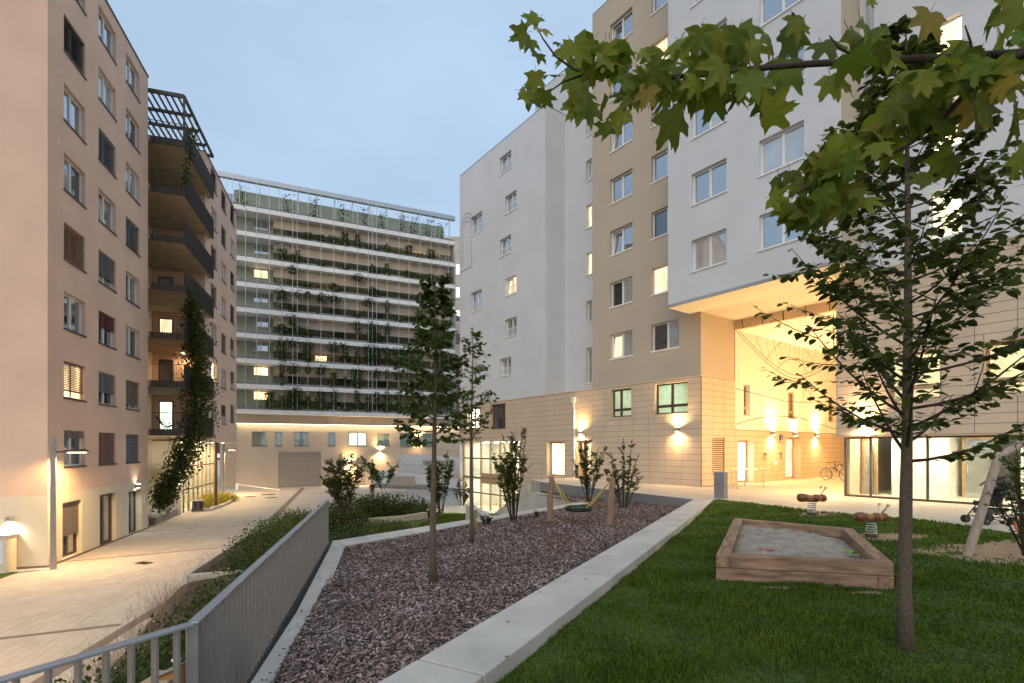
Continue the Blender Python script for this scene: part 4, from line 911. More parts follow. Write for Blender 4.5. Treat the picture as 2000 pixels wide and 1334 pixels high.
MB().box(A0, A1, .005, .45, 2.2, 2.3).build('soffit', 'panel', bb); MB().box(A0 - .03, A0 + .0, .0, .6, 2.25, 8.05).build('side_wall', 'panel', bb)
# glass front: mullions, panes, lobby behind
gl = .4; gx_ = [FRT.A(p, gl) for p in (1652, 1701, 1812, 1944)]; gx_ += [gx_[-1] + 1.9 * (i + 1) for i in range(5)]
for i, g in enumerate(gx_):
    MB().box(g - .03, g + .03, gl - .05, gl + .05, .07, 2.2).build('mullion', 'bronze_frame', bb)
    if i: MB().box(gx_[i - 1] + .03, g - .03, gl, gl + .015, .07, 2.2).build('glass_pane', 'clear_glass', bb)
MB().box(gx_[0] - .03, gx_[-1], gl - .06, gl + .06, .0, .07).build('glass_sill', 'bronze_frame', bb); MB().box(gx_[0] - .03, gx_[-1], gl - .045, gl + .06, 2.14, 2.199).build('glass_head', 'bronze_frame', bb)
MB().box(gx_[0] - .008, gx_[0] + .008, gl + .05, 3.0, .07, 2.14).build('glass_pane', 'clear_glass', bb); MB().box(gx_[0] - .03, gx_[0] + .03, gl + .06, 3.0, 0, .07).build('glass_sill', 'bronze_frame', bb)
lb = MB().box(gx_[0], A1, gl + .06, 6, .0, .012).build('lobby_floor', 'interior_floor', bb)
m = MB(); m.box(gx_[0] + .9, gx_[0] + 2.6, 2.2, 2.3, 0, 2.2).box(gx_[0] + 2.5, gx_[0] + 2.6, 2.3, 5, 0, 2.2).box(gx_[0] - .1, A1, 6, 6.1, 0, 2.3).box(gx_[0] + 4.3, gx_[0] + 4.4, 3.0, 6, 0, 2.2).box(gx_[0] + 5.8, A1, 3.6, 3.7, 0, 2.2)
m.build('lobby_wall', 'interior_white', bb); MB().box(gx_[0] - .1, A1, .46, 6.1, 2.301, 2.35).build('lobby_ceiling', 'interior_white', bb)
for a, b, wd in ((gx_[0] + .12, 1.6, .5), (gx_[0] + 2.75, 3.2, .9), (gx_[0] + 4.5, 3.4, .9), (gx_[0] + 6.2, 3.3, 1.0)):
    o = MB().box(a, a + .09, b, b + .09, .012, 2.2).box(a + wd - .09, a + wd, b, b + .09, .012, 2.2).box(a + .09, a + wd - .09, b, b + .09, 2.1, 2.2).build('lobby_door', 'interior_wood', bb); MB().box(a + .09, a + wd - .09, b + .03, b + .05, .012, 2.1).build('door_leaf', 'glass_curtain', o)
    MB().tube([(a + .16, b - .04, .9), (a + .16, b - .04, 1.2)], .012).build('handle', 'steel', o)
for i in range(6): MB().box(gx_[0] + .5 + i * 1.9, gx_[0] + 1.7 + i * 1.9, 1.2, 1.45, 2.275, 2.299).build('ceiling_light', 'ceiling_strip', bb)
emit_panels(bb, FRT, pl_)
# signs and panels on the passage wall
def on_side(px, py): return (.03, FRT.B(px, .03), FRT.ZS(px, py, .03))
_, sb_, sz_ = on_side(1525, 855); W0 = FRT.W(.034, sb_)
hn = thing('house_number_sign', 'small dark blue house number plate with a white 5 beside the passage door', 'sign', (*W0, sz_), FRT.rot + R(90))
MB().box(-.17, .17, -.03, -.004, -.21, .17).build('plate', 'enamel_blue', hn); MB().box(-.13, .13, -.035, -.031, -.19, -.13).build('stripe', 'enamel_white', hn)
cu = bpy.data.curves.new('numeral', 'FONT'); cu.body = '5'; cu.size = .30; cu.extrude = .002; cu.align_x = 'CENTER'
to = bpy.data.objects.new('numeral', cu); col.objects.link(to); bpy.context.view_layer.update()
me = bpy.data.meshes.new_from_object(to.evaluated_get(bpy.context.evaluated_depsgraph_get())); bpy.data.objects.remove(to); me.materials.clear(); me.materials.append(M['enamel_white'])
o = link('numeral', me, hn, (0, -.034, -.10)); o.rotation_euler = (R(90), 0, 0)
def plate(name, px, py, w_, h_, mat, label, cat, sub=None):
    _, b_, z_ = on_side(px, py); o = thing(name, label, cat, (*FRT.W(.034, b_), z_), FRT.rot + R(90)); MB().box(-w_ / 2, w_ / 2, -.03, -.004, -h_ / 2, h_ / 2).build('plate', mat, o)
    MB().box(-w_ * .35, w_ * .35, -.036, -.031, h_ * .08, h_ * .4).build('slot' if not sub else sub, 'enamel_white' if sub else 'dark_metal', o)
plate('notice_board', 1494, 890, .34, .36, 'oak_frame', 'brown notice plate between the two passage doors', 'sign'); plate('intercom', 1524, 889, .2, .34, 'steel', 'steel intercom panel beside the passage door', 'intercom'); plate('letterbox', 1513, 909, .62, .62, 'panel', 'flush letterbox flap with a white label below the intercom', 'letterbox', 'name_label')

# ================================================================ WHITE BUILDING (centre right)
wb = thing('white_apartment_building', 'white apartment building with a recess and a glass entrance, centre right', 'building', (*FRT.o, 0), FRT.rot)
WA = -21.66; WR = -11.06; TW = 23.7
cX = (-16.1, -14.72); cY = (-15.45, -14.1); cZ = (-20.0, -18.42)
wins = [(cX, 21.36, 1.24), (cX, 15.48, 1.24), (cX, 6.93, 1.24), (cY, 18.30, 1.26), (cY, 12.5, 1.26), (cY, 9.6, 1.26), (cZ, 18.24, 1.5), (cZ, 12.35, 1.5), (cZ, 6.6, 1.5)]
wall('front_wall', 'stucco_white', wb, WA, WR, CZ + .012, TW, 0, [(c[0], c[1], z, z + h) for c, z, h in wins], .24)
for i, (c, z, h) in enumerate(wins): win(wb, *c, z, z + h, rev=.2, pane='lit_curtain' if i == 4 else 'glass', rail=True, tilt=(i in (4, 2)))
wall('recess_side', 'stucco_white', wb, .0, 1.68, CZ, TW, WR, [], axis='b')
nz = [(5.85, 8.06), (9.68, 10.96), (12.59, 13.99), (15.52, 16.96), (18.49, 19.77), (21.3, 22.6)]; na = (-9.1, -8.6)
wall('recess_wall', 'stucco_white', wb, FRT.A(1045, 1.68), AL + .5, CZ, 26.7, 1.68, [(*na, a, b) for a, b in nz], .2)
for i, (a, b) in enumerate(nz): win(wb, *na, a, b, 1.68, split=(), pane='lit_curtain' if i in (2, 3) else 'glass_curtain')
MB().box(WA, WR, .0, 12, TW, TW + .06).box(FRT.A(1045, 1.68), AL, 1.68, 14, 26.7, 26.76).build('roof', 'dark_metal', wb)
MB().box(WA, WA + .02, .003, 12, -2.9, TW).build('side_wall', 'stucco_white', wb)
MB().box(WA, AL - .002, -.055, .0, CZ - .05, CZ + .012).build('cornice', 'panel', wb); MB().box(WR, AL - .002, .0, 1.68, CZ - .04, CZ + .008).build('recess_ledge', 'panel', wb)
GA = -13.7; gz = 2.25
w1_ = (-17.2, -15.35, 3.15, 4.98); w2_ = (-20.5, -18.7, 3.15, 4.98); d1_ = (-10.9, -9.25, .02, 2.2); d2_ = (-8.2, -7.0, .02, 2.25); pl2 = []
wall('base_wall', 'panel_back', wb, WA, AL - .002, gz, CZ - .05, 0, [w1_, w2_], .2); wall('base_wall', 'panel_back', wb, GA, AL - .002, -2.9, gz, 0, [d1_, d2_], .35)
panels(wb, WA, AL, gz, CZ - .06, 0, [w1_, w2_], cw=1.03, lst=pl2); panels(wb, GA, AL, -2.88, gz, 0, [d1_, d2_], cw=1.13, lst=pl2); emit_panels(wb, FRT, pl2)
[jambs(wb, h, 0, .19) for h in (w1_, w2_)]; [jambs(wb, h, 0, .34) for h in (d1_, d2_)]
win(wb, *w1_, fm='bronze_frame', split=(.68,), pane='glass_dark', sill='panel', fw=.085); win(wb, *w2_, fm='bronze_frame', split=(.5,), pane='lit_white', sill='panel', fw=.085)
win(wb, *d1_, fm='oak_frame', split=(), pane='lit_bright', sill=None, fw=.13, rev=.3); o = win(wb, *d2_, fm='oak_frame', split=(.3,), pane='lit_curtain', sill=None, fw=.12, rev=.3); o.name = 'door'
ge = [WA + .1 + i * 1.27 for i in range(7)]
for i, g in enumerate(ge):
    MB().box(g - .05, g + .05, .28, .42, -2.88, gz).build('mullion', 'oak_frame', wb)
    if i:
        for z0, z1 in ((-2.85, -1.7), (-1.62, -.52), (-.42, .95), (1.03, gz - .02)): MB().box(ge[i - 1] + .05, g - .05, .34, .355, z0, z1).build('glass_pane', 'clear_glass', wb)
for z in (-1.66, -.47, .99): MB().box(ge[0], ge[-1], .30, .40, z - .04, z + .05).build('transom', 'bronze_frame', wb)
MB().box(ge[2] + .05, ge[5] - .05, .30, .405, -.9, -.1).build('spandrel', 'oak_frame', wb)
m = MB(); m.box(WA, GA, 3.5, 3.6, -2.9, gz).box(GA, GA + .1, .3, 3.6, -2.9, gz).box(WA, GA, .3, 3.6, gz, gz + .05).box(WA, GA, .42, 3.5, -.6, -.45); m.build('lobby_wall', 'interior_white', wb)
for i in range(4): MB().box(WA + .8 + i * 1.9, WA + 1.8 + i * 1.9, 1.5, 1.8, gz - .03, gz - .005).box(WA + .8 + i * 1.9, WA + 1.8 + i * 1.9, 1.5, 1.8, -.64, -.605).build('ceiling_light', 'ceiling_strip', wb)
ap = FRT.A(1121, -.1); dp = thing('rain_downpipe', 'pale downpipe with a square hopper on the cladding beside a wall lamp', 'downpipe', (*FRT.W(ap, -.11), 0), FRT.rot)
MB().tube([(.05, 0, .0), (.05, 0, 4.05), (-.02, 0, 4.3), (-.02, 0, 4.5)], .05, 10).build('pipe', 'slab_white', dp); bevel(MB().box(-.16, .12, -.09, .075, 4.5, 4.82).build('hopper', 'slab_white', dp), .01)
# line drawing of an arch at the white building's corner
m = MB()
def arc_a(c, r, z0, t0, t1, wd=.03):
    pts = [(c + r * math.cos(t), z0 + r * 1.25 * math.sin(t)) for t in np.linspace(t0, t1, 14)]
    for p, q in zip(pts[:-1], pts[1:]): m.add([(p[0], -.004, p[1]), (q[0], -.004, q[1]), (q[0], -.004, q[1] + wd), (p[0], -.004, p[1] + wd)], [(0, 1, 2, 3)])
za = FRT.Z(912, 450)
for r in (1.05, .8, .55): arc_a(WA + 1.06, r, za, .15, math.pi, .05)
for r in (1.0, .75, .5): m.add([(WA + 1.06 - r, -.004, 16.3), (WA + 1.085 - r, -.004, 16.3), (WA + 1.085 - r, -.004, za), (WA + 1.06 - r, -.004, za)], [(0, 1, 2, 3)])
m.add([(WA, -.004, 15.9), (WA + 1.8, -.004, 15.9), (WA + 1.8, -.004, 15.95), (WA, -.004, 15.95)], [(0, 1, 2, 3)]).add([(WA + 1.77, -.004, 15.95), (WA + 1.8, -.004, 15.95), (WA + 1.8, -.004, 18.1), (WA + 1.77, -.004, 18.1)], [(0, 1, 2, 3)])
m.build('arch_drawing', 'line_black', wb)

# ================================================================ BROWN BUILDING (left)
lb_ = thing('brown_apartment_building', 'tall pinkish brown apartment building with dark balconies on the left', 'building', (*FLF.o, 0), FLF.rot)
TL = 23.35; BA = -.06; AE = 10.1
colm = [(1.16, 2.90), (4.14, 5.94), (7.12, 8.88)]; hd = [2.54 + 2.87 * k for k in range(8)]; WH = 1.52
G1 = (1.05, 2.62, -2.78, -.46); G2 = (4.26, 6.0, -2.88, -.42); G3 = (7.43, 9.15, -2.88, -.52)
wall('front_wall', 'stucco_brown', lb_, 0, AE, BA, TL, 0, [(c[0], c[1], z - WH, z) for c in colm for z in hd], .22)
wall('ground_wall', 'stucco_cream', lb_, 0, AE, ALLEY - .1, BA - .001, -.002, [G1, G2, G3], .3)
MB().box(-.004, AE, -.022, .0, ALLEY - .05, ALLEY + .10).build('plinth', 'paver_dark', lb_)
wall('end_wall', 'stucco_brown', lb_, 0, 16, BA, TL, 0, [], axis='b'); wall('end_ground', 'stucco_cream', lb_, 0, 16, ALLEY - .1, BA - .001, -.002, [], axis='b'); MB().box(-.024, .0, 0, 16, ALLEY - .05, ALLEY + .12).build('plinth', 'paver_dark', lb_)
MB().box(-.05, AE + .02, -.05, 16, TL, TL + .07).build('roof', 'dark_metal', lb_); wall('far_end', 'stucco_brown', lb_, 0, 2.2, ALLEY, TL, AE, [], axis='b')
BL = {(0, 0): ('blind_taupe', .2), (0, 1): ('blind_brown', 1), (0, 2): ('blind_blue', 1), (1, 0): ('blind_brown', .8), (1, 1): ('blind_grey', .62), (1, 2): ('blind_taupe', .82), (2, 1): ('blind_red', .45), (3, 0): ('blind_orange', 1), (3, 1): ('blind_grey', .72), (4, 2): ('blind_grey', 1), (5, 1): ('blind_blue', 1), (6, 0): ('blind_darkbrown', 1), (7, 0): ('blind_orange', .6)}
for k, z in enumerate(hd):
    for j, c in enumerate(colm):
        b, f_ = BL.get((k, j), (None, 1)); pn_ = 'lit_warm' if (k, j) in ((1, 0),) else ('glass_curtain' if (k + j) % 3 == 1 else 'glass')
        win(lb_, *c, z - WH, z, rev=.15, split=(.48,) if j < 2 else (.5,), pane=pn_, pane2='glass_dark' if (k * 3 + j) % 4 == 0 else None, blind=b, bfrac=f_, sill='dark_sill', tilt=((k, j) == (4, 1)), fw=.075)
win(lb_, *G1, rev=.2, fm='bronze_frame', split=(.5,), pane='glass', blind='blind_taupe', bfrac=.62, sill=None, fw=.09); o = win(lb_, *G2, rev=.2, fm='bronze_frame', split=(.45,), pane='glass', sill=None, fw=.13); o.name = 'door'
o = win(lb_, *G3, rev=.28, fm='dark_sill', split=(.62,), pane='glass_green', sill=None, fw=.1); o.name = 'door'
MB().box(6.35, 7.1, -.02, .0, -2.6, -1.7).box(6.4, 7.05, -.02, .0, -1.6, -.6).build('meter_cabinet', 'stucco_cream', lb_); MB().box(9.45, 9.62, -.025, -.004, -1.35, -.85).build('intercom', 'enamel_white', lb_)
# vent rosettes between the windows
m = MB()
for z in hd: m.lathe([(.07, -.012), (.07, .0)], 10, (.9, -.002, 0), 'x') if False else m.box(.72, .80, -.012, -.002, z - .05 + .15, z + .07 + .15)
m.build('vent_cap', 'enamel_white', lb_)
# second part of the building, standing forward
SA, SE, SF = 16.3, 26.3, -1.4; s0 = 2.28
colS = [(17.8, 19.4), (20.85, 22.4), (23.95, 25.45)]; hs = [5.41 + 2.87 * k for k in range(7)]; off = [-.0, -.15, .1]
wall('front_wall', 'stucco_brown', lb_, SA, SE, s0, 22.75, SF, [(c[0], c[1], z - WH + o_, z + o_) for c, o_ in zip(colS, off) for z in hs], .26)
bl2 = ['blind_red', 'blind_taupe', 'blind_grey', 'blind_brown', 'blind_darkbrown']; r2 = random.Random(5)
for k, z in enumerate(hs):
    for c, o_ in zip(colS, off):
        q = r2.random(); win(lb_, *c, z - WH + o_, z + o_, SF, rev=.15, split=(.5,), pane='lit_warm' if (k == 1 and c[0] < 18) else r2.choice(['glass', 'glass_curtain', 'glass']), blind=r2.choice(bl2) if q < .45 else None, bfrac=1 if q < .3 else .55, sill='dark_sill')
# end wall of that part, behind the balconies
bdoors = [(-.45 + .9, .45 + 1.1, 2.87 + 2.87 * k, 5.05 + 2.87 * k) for k in range(7)]
iw = FLF.B(297, SA)
m = MB(); zf = [2.87 + 2.87 * k for k in range(7)]
holes = [(.55, 1.45, z + .02, z + 2.2) for z in zf]
def endwall(name, mat, b0, b1, z0, z1, hl):      # wall at a=SA facing the near side
    xs = sorted({b0, b1, *[h[0] for h in hl], *[h[1] for h in hl]}); zs = sorted({z0, z1, *[h[2] for h in hl], *[h[3] for h in hl]}); q = MB()
    for i in range(len(xs) - 1):
        for j in range(len(zs) - 1):
            cx = (xs[i] + xs[i + 1]) / 2; cz = (zs[j] + zs[j + 1]) / 2
            if any(h[0] < cx < h[1] and h[2] < cz < h[3] for h in hl): continue
            q.quad((SA, xs[i], zs[j]), (SA, xs[i + 1], zs[j]), (SA, xs[i + 1], zs[j + 1]), (SA, xs[i], zs[j + 1]))
    return q.build(name, mat, lb_)
endwall('end_wall', 'stucco_brown', SF, iw, s0, 22.75, holes)
litd = {0: 'lit_cool', 2: 'lit_curtain', 3: 'glass_curtain'}
for k, h in enumerate(holes):
    o = MB().box(SA + .02, SA + .1, h[0], h[0] + .09, h[2], h[3]).box(SA + .02, SA + .1, h[1] - .09, h[1], h[2], h[3]).box(SA + .02, SA + .1, h[0] + .09, h[1] - .09, h[3] - .09, h[3]).build('balcony_door', 'dark_metal', lb_)
    MB().box(SA + .06, SA + .075, h[0] + .09, h[1] - .09, h[2], h[3] - .09).build('pane', litd.get(k, 'glass_dark'), o)
MB().box(AE + .02, SA, iw, iw + .1, ALLEY, 22.75).build('recess_wall', 'stucco_cream', lb_)
wall('far_end', 'stucco_brown', lb_, SF, 10, s0, 22.75, SE, [], axis='b'); MB().box(SA - .0, SE + .05, SF - .05, 10, 22.75, 22.83).build('roof', 'dark_metal', lb_); MB().box(SA, SE, SF + .003, 8, s0 - .01, s0 + .1).build('soffit', 'stucco_warm', lb_)
# balconies
b0, b1_, ba0, ba1 = -1.73, iw, 10.45, 16.95
def balc():
    sl_ = MB().prism([(ba0, b0), (ba1, b0), (ba1, SF), (SA, SF), (SA, b1_), (ba0 - .25, b1_), (ba0 - .25, .0), (ba0, .0)], 0, .28).mesh('balcony', 'concrete')
    fr_ = MB(); n = int((ba1 - ba0) / .105)
    for i in range(n + 1): a = ba0 + i * (ba1 - ba0) / n; fr_.box(a - .02, a + .02, b0 - .05, b0 - .005, -.06, 1.32)
    fr_.box(ba0 - .02, ba1 + .02, b0 - .005, b0 + .02, 1.28, 1.32).box(ba0, ba1, b0 - .004, b0 + .006, -.03, .5)
    sd = MB(); n = int((0 - b0) / .12)
    for i in range(n + 1): b = b0 + i * (0 - b0) / n; sd.box(ba0 - .035, ba0 - .025, b - .006, b + .006, .3, 1.3).box(ba0 - .045, ba0 - .005, b - .05, b + .05, -.06, .33)
    sd.box(ba0 - .045, ba0 - .015, b0, .0, 1.29, 1.32)
    ed = MB(); n = int((SF - b0) / .1)
    for i in range(n + 1): ed.box(ba1, ba1 + .03, b0 + i * .1, b0 + i * .1 + .05, -.06, 1.32)
    return sl_, fr_.mesh('railing', 'dark_metal'), sd.mesh('side_railing', 'dark_metal'), ed.mesh('end_railing', 'dark_metal')
bm_ = balc()
pm('concrete_warm', (.40, .32, .22), .85, .1, 1.5, .15, 40); bm_[0].materials.clear(); bm_[0].materials.append(M['concrete_warm'])
for z in zf:
    o = link('balcony', bm_[0], lb_, (0, 0, z - .28))
    for me, nm in zip(bm_[1:], ('railing', 'side_railing', 'end_railing')): link(nm, me, o)
pg = MB().box(ba0 - .06, ba0 + .06, b0, b1_, 22.72, 22.94).box(ba1 - .1, ba1, b0, b1_, 22.72, 22.94).box(ba0, ba1, b0 - .06, b0 + .06, 22.73, 22.93).box(ba0 - .05, ba0 + .05, b0 - .05, b0 + .05, 20.1, 22.72).build('pergola', 'dark_metal', lb_)
for i in range(9): b = b0 + .35 + i * (b1_ - b0 - .4) / 9; MB().box(ba0 + .06, ba1 - .1, b - .035, b + .035, 22.78, 22.9).build('slat', 'dark_metal', pg)
for i in range(1, 4): a = ba0 + i * (ba1 - ba0) / 4; MB().box(a - .06, a + .06, b0 + .06, b1_, 22.6, 22.775).build('cross_beam', 'dark_metal', pg)
# glazed ground floor under the forward part
ga0, ga1, gb = SA + .3, SE - .2, .35
MB().box(SA - .1, SA + .25, gb - .2, iw, ALLEY, s0).build('ground_wall', 'stucco_cream', lb_)
nx = 8
for i in range(nx + 1):
    a = ga0 + i * (ga1 - ga0) / nx; MB().box(a - .04, a + .04, gb - .05, gb + .05, ALLEY, s0).build('mullion', 'oak_frame', lb_)
    if i: 
        for z0, z1 in ((ALLEY + .05, -1.3), (-1.22, .4), (.48, s0 - .05)): MB().box(a - (ga1 - ga0) / nx + .04, a - .04, gb, gb + .015, z0, z1).build('glass_pane', 'clear_glass', lb_)
for z in (-1.26, .44): MB().box(ga0, ga1, gb - .04, gb + .04, z - .04, z + .04).build('transom', 'bronze_frame', lb_)
m = MB().box(ga0, ga1, 4, 4.1, ALLEY, s0).box(ga1, ga1 + .1, gb, 4, ALLEY, s0).box(ga0, ga1, gb + .1, 4, ALLEY, ALLEY + .02).box(ga0 + 3, ga0 + 3.1, 1.5, 4, ALLEY, s0); m.build('lobby_wall', 'interior_white', lb_)
for i in range(4): MB().box(ga0 + .6 + i * 2.4, ga0 + 2 + i * 2.4, 1.5, 1.8, s0 - .06, s0 - .02).build('ceiling_light', 'ceiling_strip', lb_)
pc = FLF.W(SA + 4.0, SF + .25)
tag(MB().tube([(*pc, ALLEY), (*pc, s0)], .10, 12).build('round_column', 'bronze_frame'), 'slim dark round column under the forward part of the brown building', 'column')
# vent box at the left end
vb = thing('vent_shaft', 'cream vent housing with a metal louvre at the left end of the brown building', 'vent', (*FLF.o, ALLEY), FLF.rot)
bevel(MB().box(-.62, -.026, .95, 2.6, 0, 1.35).build('housing', 'stucco_cream', vb), .01); bevel(MB().box(-.7, -.026, .89, 2.66, 1.352, 1.45).build('cap', 'zinc', vb), .008)
for i in range(8): MB().add([(-.66, 1.03, .38 + i * .11), (-.66, 2.5, .38 + i * .11), (-.624, 2.5, .45 + i * .11), (-.624, 1.03, .45 + i * .11)], [(0, 1, 2, 3)]).build('slat', 'zinc', vb)
tag(MB().prism([FLF.W(-.5, -.03), FLF.W(-.03, -.03), FLF.W(-.03, 10), FLF.W(-.5, 10)], ALLEY - .05, ALLEY + .035).build('gravel_strip', 'stone_gravel'), 'pale gravel strip at the foot of the brown wall', kind='stuff')

# ================================================================ PLANTED BUILDING AT THE END
gb_ = thing('planted_apartment_building', 'wide apartment building with white floor slabs, cables and climbing plants at the end', 'building', (*FGR.o, 0), FGR.rot)
GE = 27.2; z0g = 5.95; FH = 2.88
gws = [(1.45, 3.0, 2), (3.9, 4.66, 1), (5.98, 7.58, 2), (9.82, 10.64, 1), (12.2, 14.4, 2), (15.7, 17.3, 2), (18.6, 20.2, 2), (21.6, 23.0, 2)]
gd = (4.27, 8.99, ALLEY, 1.38); gdo = (FGR.A(697), FGR.A(714), ALLEY, FGR.Z(697, 918)); glo = (FGR.A(697), FGR.A(714), FGR.Z(697, 906), FGR.Z(697, 894))
pm('wall_yard', (.50, .42, .33), .9, .05, .4, .2, 60)
wall('ground_wall', 'wall_yard', gb_, -.15, GE, ALLEY - .1, 4.69, 0, [(a, b, 2.06, 3.72) for a, b, _ in gws] + [gd, gdo, glo], .22)
for i, (a, b, n) in enumerate(gws): win(gb_, a, b, 2.06, 3.72, rev=.16, fm='bronze_frame' if False else 'grey_metal', split=(.5,) if n == 2 else (), pane='lit_cool' if i in (4,) else 'glass_green', sill='dark_sill', fw=.08)
MB().box(-.15, -.13, .003, 8, ALLEY, 4.69).build('side_wall', 'wall_yard', gb_)
m = MB(); n = 26
for i in range(n): z = ALLEY + i * (1.1 - ALLEY) / n; m.box(gd[0], gd[1], .10, .14, z, z + (1.1 - ALLEY) / n - .03)
pm('roller_grey', (.36, .31, .26), .6, .05); pm('dark_void', (.05, .045, .04), .9)
m.build('roller_door', 'roller_grey', gb_); MB().box(gd[0], gd[1], .145, .2, ALLEY, 1.38).build('roller_back', 'dark_void', gb_); MB().box(gd[0], gd[1], .06, .14, 1.12, 1.38).build('roller_box', 'roller_grey', gb_)
MB().box(gdo[0], gdo[1], .08, .12, gdo[2], gdo[3]).build('door', 'roller_grey', gb_)
m = MB()
for i in range(8): z = glo[2] + i * (glo[3] - glo[2]) / 8; m.box(glo[0], glo[1], .06, .1, z, z + .07)
m.build('louvre', 'roller_grey', gb_)
for i, (x0, x1) in enumerate(((-1.2, 1.0), (1.03, 4.62), (4.65, 9.7), (9.73, 14.9), (14.93, 20), (20.03, GE))): MB().box(x0, x1, -.42, -.02, 4.70, 5.70).build('facade_beam', 'wall_yard', gb_)
MB().box(-1.3, GE, -.6, 2.8, 4.66, 4.699).build('soffit', 'stucco_warm', gb_)
GS = -1.5; ge_ = 25.6
for k in range(9):
    z = z0g + FH * k; MB().box(-2.2, ge_, GS, 3.6, z - .26, z + .24).build('floor_slab', 'slab_white', gb_)
    MB().box(-1.9, ge_ - .2, GS + .1, GS + .55, z + .243, z + .5).build('planter_trough', 'concrete_dark', gb_)
    if k == 8: break
    zt = z + FH - .26
    # sage wall with windows at the left, deep loggias to the right
    wn = (FGR.A(495, .6), FGR.A(524, .6), z + 1.55, z + 2.55)
    wall('loggia_wall', 'stucco_sage', gb_, -2.2, 3.72, z + .24, zt, .6, [wn], .15)
    win(gb_, *wn, .6, rev=.1, pane='lit_warm' if k in (0, 1) else ('lit_curtain' if k == 5 else 'glass'), sill='white_frame', fw=.06)
    MB().box(3.72, 5.3 if k % 2 else 4.4, .9, .95, z + .24, zt).build('loggia_wall', 'stucco_sage', gb_)
    MB().box(3.74, ge_ - .3, -.5, -.42, zt - 1.12, zt - .002).build('lintel_panel', 'wall_yard', gb_)
    MB().box(3.74, ge_ - .3, 3.45, 3.55, z + .24, zt).build('loggia_back', 'panel', gb_)
    r3 = random.Random(k)
    for i in range(4): a = 5 + i * 5 + r3.random() * 1.5; MB().box(a, a + 1.4, 3.4, 3.43, z + .3, z + 2.3).build('loggia_door', 'glass_dark', gb_)
    MB().box(ge_ - .3, ge_ - .1, GS + .3, 1.5, z + .24, zt).build('end_panel', 'concrete_dark', gb_)
    if k in (2, 5, 7):
        a = {2: 8.5, 5: 9.5, 7: 20.5}[k]; MB().box(a, a + (2.8 if k == 7 else 1.3), 3.38, 3.395, z + .6, z + 1.9).build('lit_window', 'lit_warm', gb_)
ztop = z0g + FH * 8
MB().box(-.4, ge_ - 1.0, .5, .7, ztop + .24, ztop + 2.75).build('parapet', 'stucco_sage', gb_)
MB().box(-2.4, -.42, .55, .6, ztop + .24, ztop + 2.2).build('glass_screen', 'glass', gb_)
MB().box(-2.6, ge_, GS - .05, GS + .45, ztop + 3.06, ztop + 3.58).build('canopy_beam', 'zinc', gb_)
m = MB(); r3 = random.Random(2)
for i in range(14): a = -1.8 + i * 2.05; m.box(a, a + .06, GS + .1, GS + .16, ztop + .24, ztop + 3.06).tube([(a, .55, ztop + 2.7), (a, GS + .2, ztop + 3.06)], .035, 4)
m.build('canopy_post', 'zinc', gb_)
m = MB(); a = -1.9; cables = []
while a < ge_ - .1:
    cables.append(a); a += r3.choice([.5, 1.15, 1.3, 1.45])
for a in cables: m.box(a - .022, a + .022, GS - .04, GS - .01, z0g, ztop + 3.06)
pm('cable', (.55, .57, .56), .45, .03, metal=.3); m.build('cable_net', 'cable', gb_)
MB().box(-2.2, GE, 3.6, 14, ALLEY, ztop + .2).build('core', 'wall_yard', gb_)

# leaves: generic scatter of folded leaf quads
def leaf_cloud(name, mat, C, size, parent=None, up=.4, label=None, group=None):
    C = np.asarray(C, dtype=np.float64); n = len(C); size = np.asarray(size) if hasattr(size, '__len__') else np.full(n, size)
    s = size * npr.uniform(.6, 1.25, n); d = npr.normal(0, 1, (n, 3)); d[:, 2] -= up; d /= np.linalg.norm(d, axis=1)[:, None]
    w_ = npr.normal(0, 1, (n, 3)); w_[:, 2] *= .6; w_ = np.cross(d, w_); w_ /= (np.linalg.norm(w_, axis=1)[:, None] + 1e-9); nn = np.cross(d, w_)
    S = s[:, None]; b = C; t = C + d * S; m1 = C + d * S * .45 + w_ * S * .36 + nn * S * .10; m2 = C + d * S * .45 - w_ * S * .36 + nn * S * .10; mid = C + d * S * .5
    V = np.stack([b, m1, t, m2], 1); me = np.concatenate([V], 0).reshape(-1, 3)
    return npmesh(name, me, 4, mat, parent)
pts = []; r4 = random.Random(11)
def fgw(a, b, z): x, y = FGR.W(a, b); return (x, y, z)
for k in range(8):
    z = z0g + FH * k
    for a in cables:
        if a < 3.6 and k not in (0,) and r4.random() < .8: continue
        dens = (.85 if k < 3 else .6 if k < 5 else .45) * (1 if a > 4 else .4)
        if r4.random() > dens: continue
        h = r4.uniform(.9, 2.9) if k < 4 else r4.uniform(.3, 1.8); wdt = r4.uniform(.15, .5)
        top = r4.random() < .6 and k < 6; z1_ = z + (FH if top else .4)
        for i in range(int(300 * h * (wdt + .15) * 1.6)): t = r4.random(); pts.append(fgw(a + r4.gauss(0, wdt * (1 - .4 * t)), GS + r4.gauss(.1, .14), (z1_ - h * t) if top else z + .35 + h * t))
    for i in range(1000 if k < 6 else 600): pts.append(fgw(4 + r4.random() * 21, GS + .35 + r4.gauss(0, .2), z + .45 + abs(r4.gauss(0, .32))))
    for i in range(60 if k == 0 else 14): pts.append(fgw(-1.8 + r4.random() * 5.4, GS + .35 + r4.gauss(0, .15), z + .42 + abs(r4.gauss(0, .25))))
for i in range(1500): a = r4.choice([.5, 5.2, 8, 11.3, 14, 16.1, 18.6, 20, 22, 23.6]); pts.append(fgw(a + r4.gauss(0, .35), GS + .2 + r4.gauss(0, .1), ztop + .3 + 2.3 * r4.random() ** 1.6))
tag(leaf_cloud('facade_greenery', 'leaf_dark', pts, .2), 'climbing plants hanging along the cables of the planted building', kind='stuff')

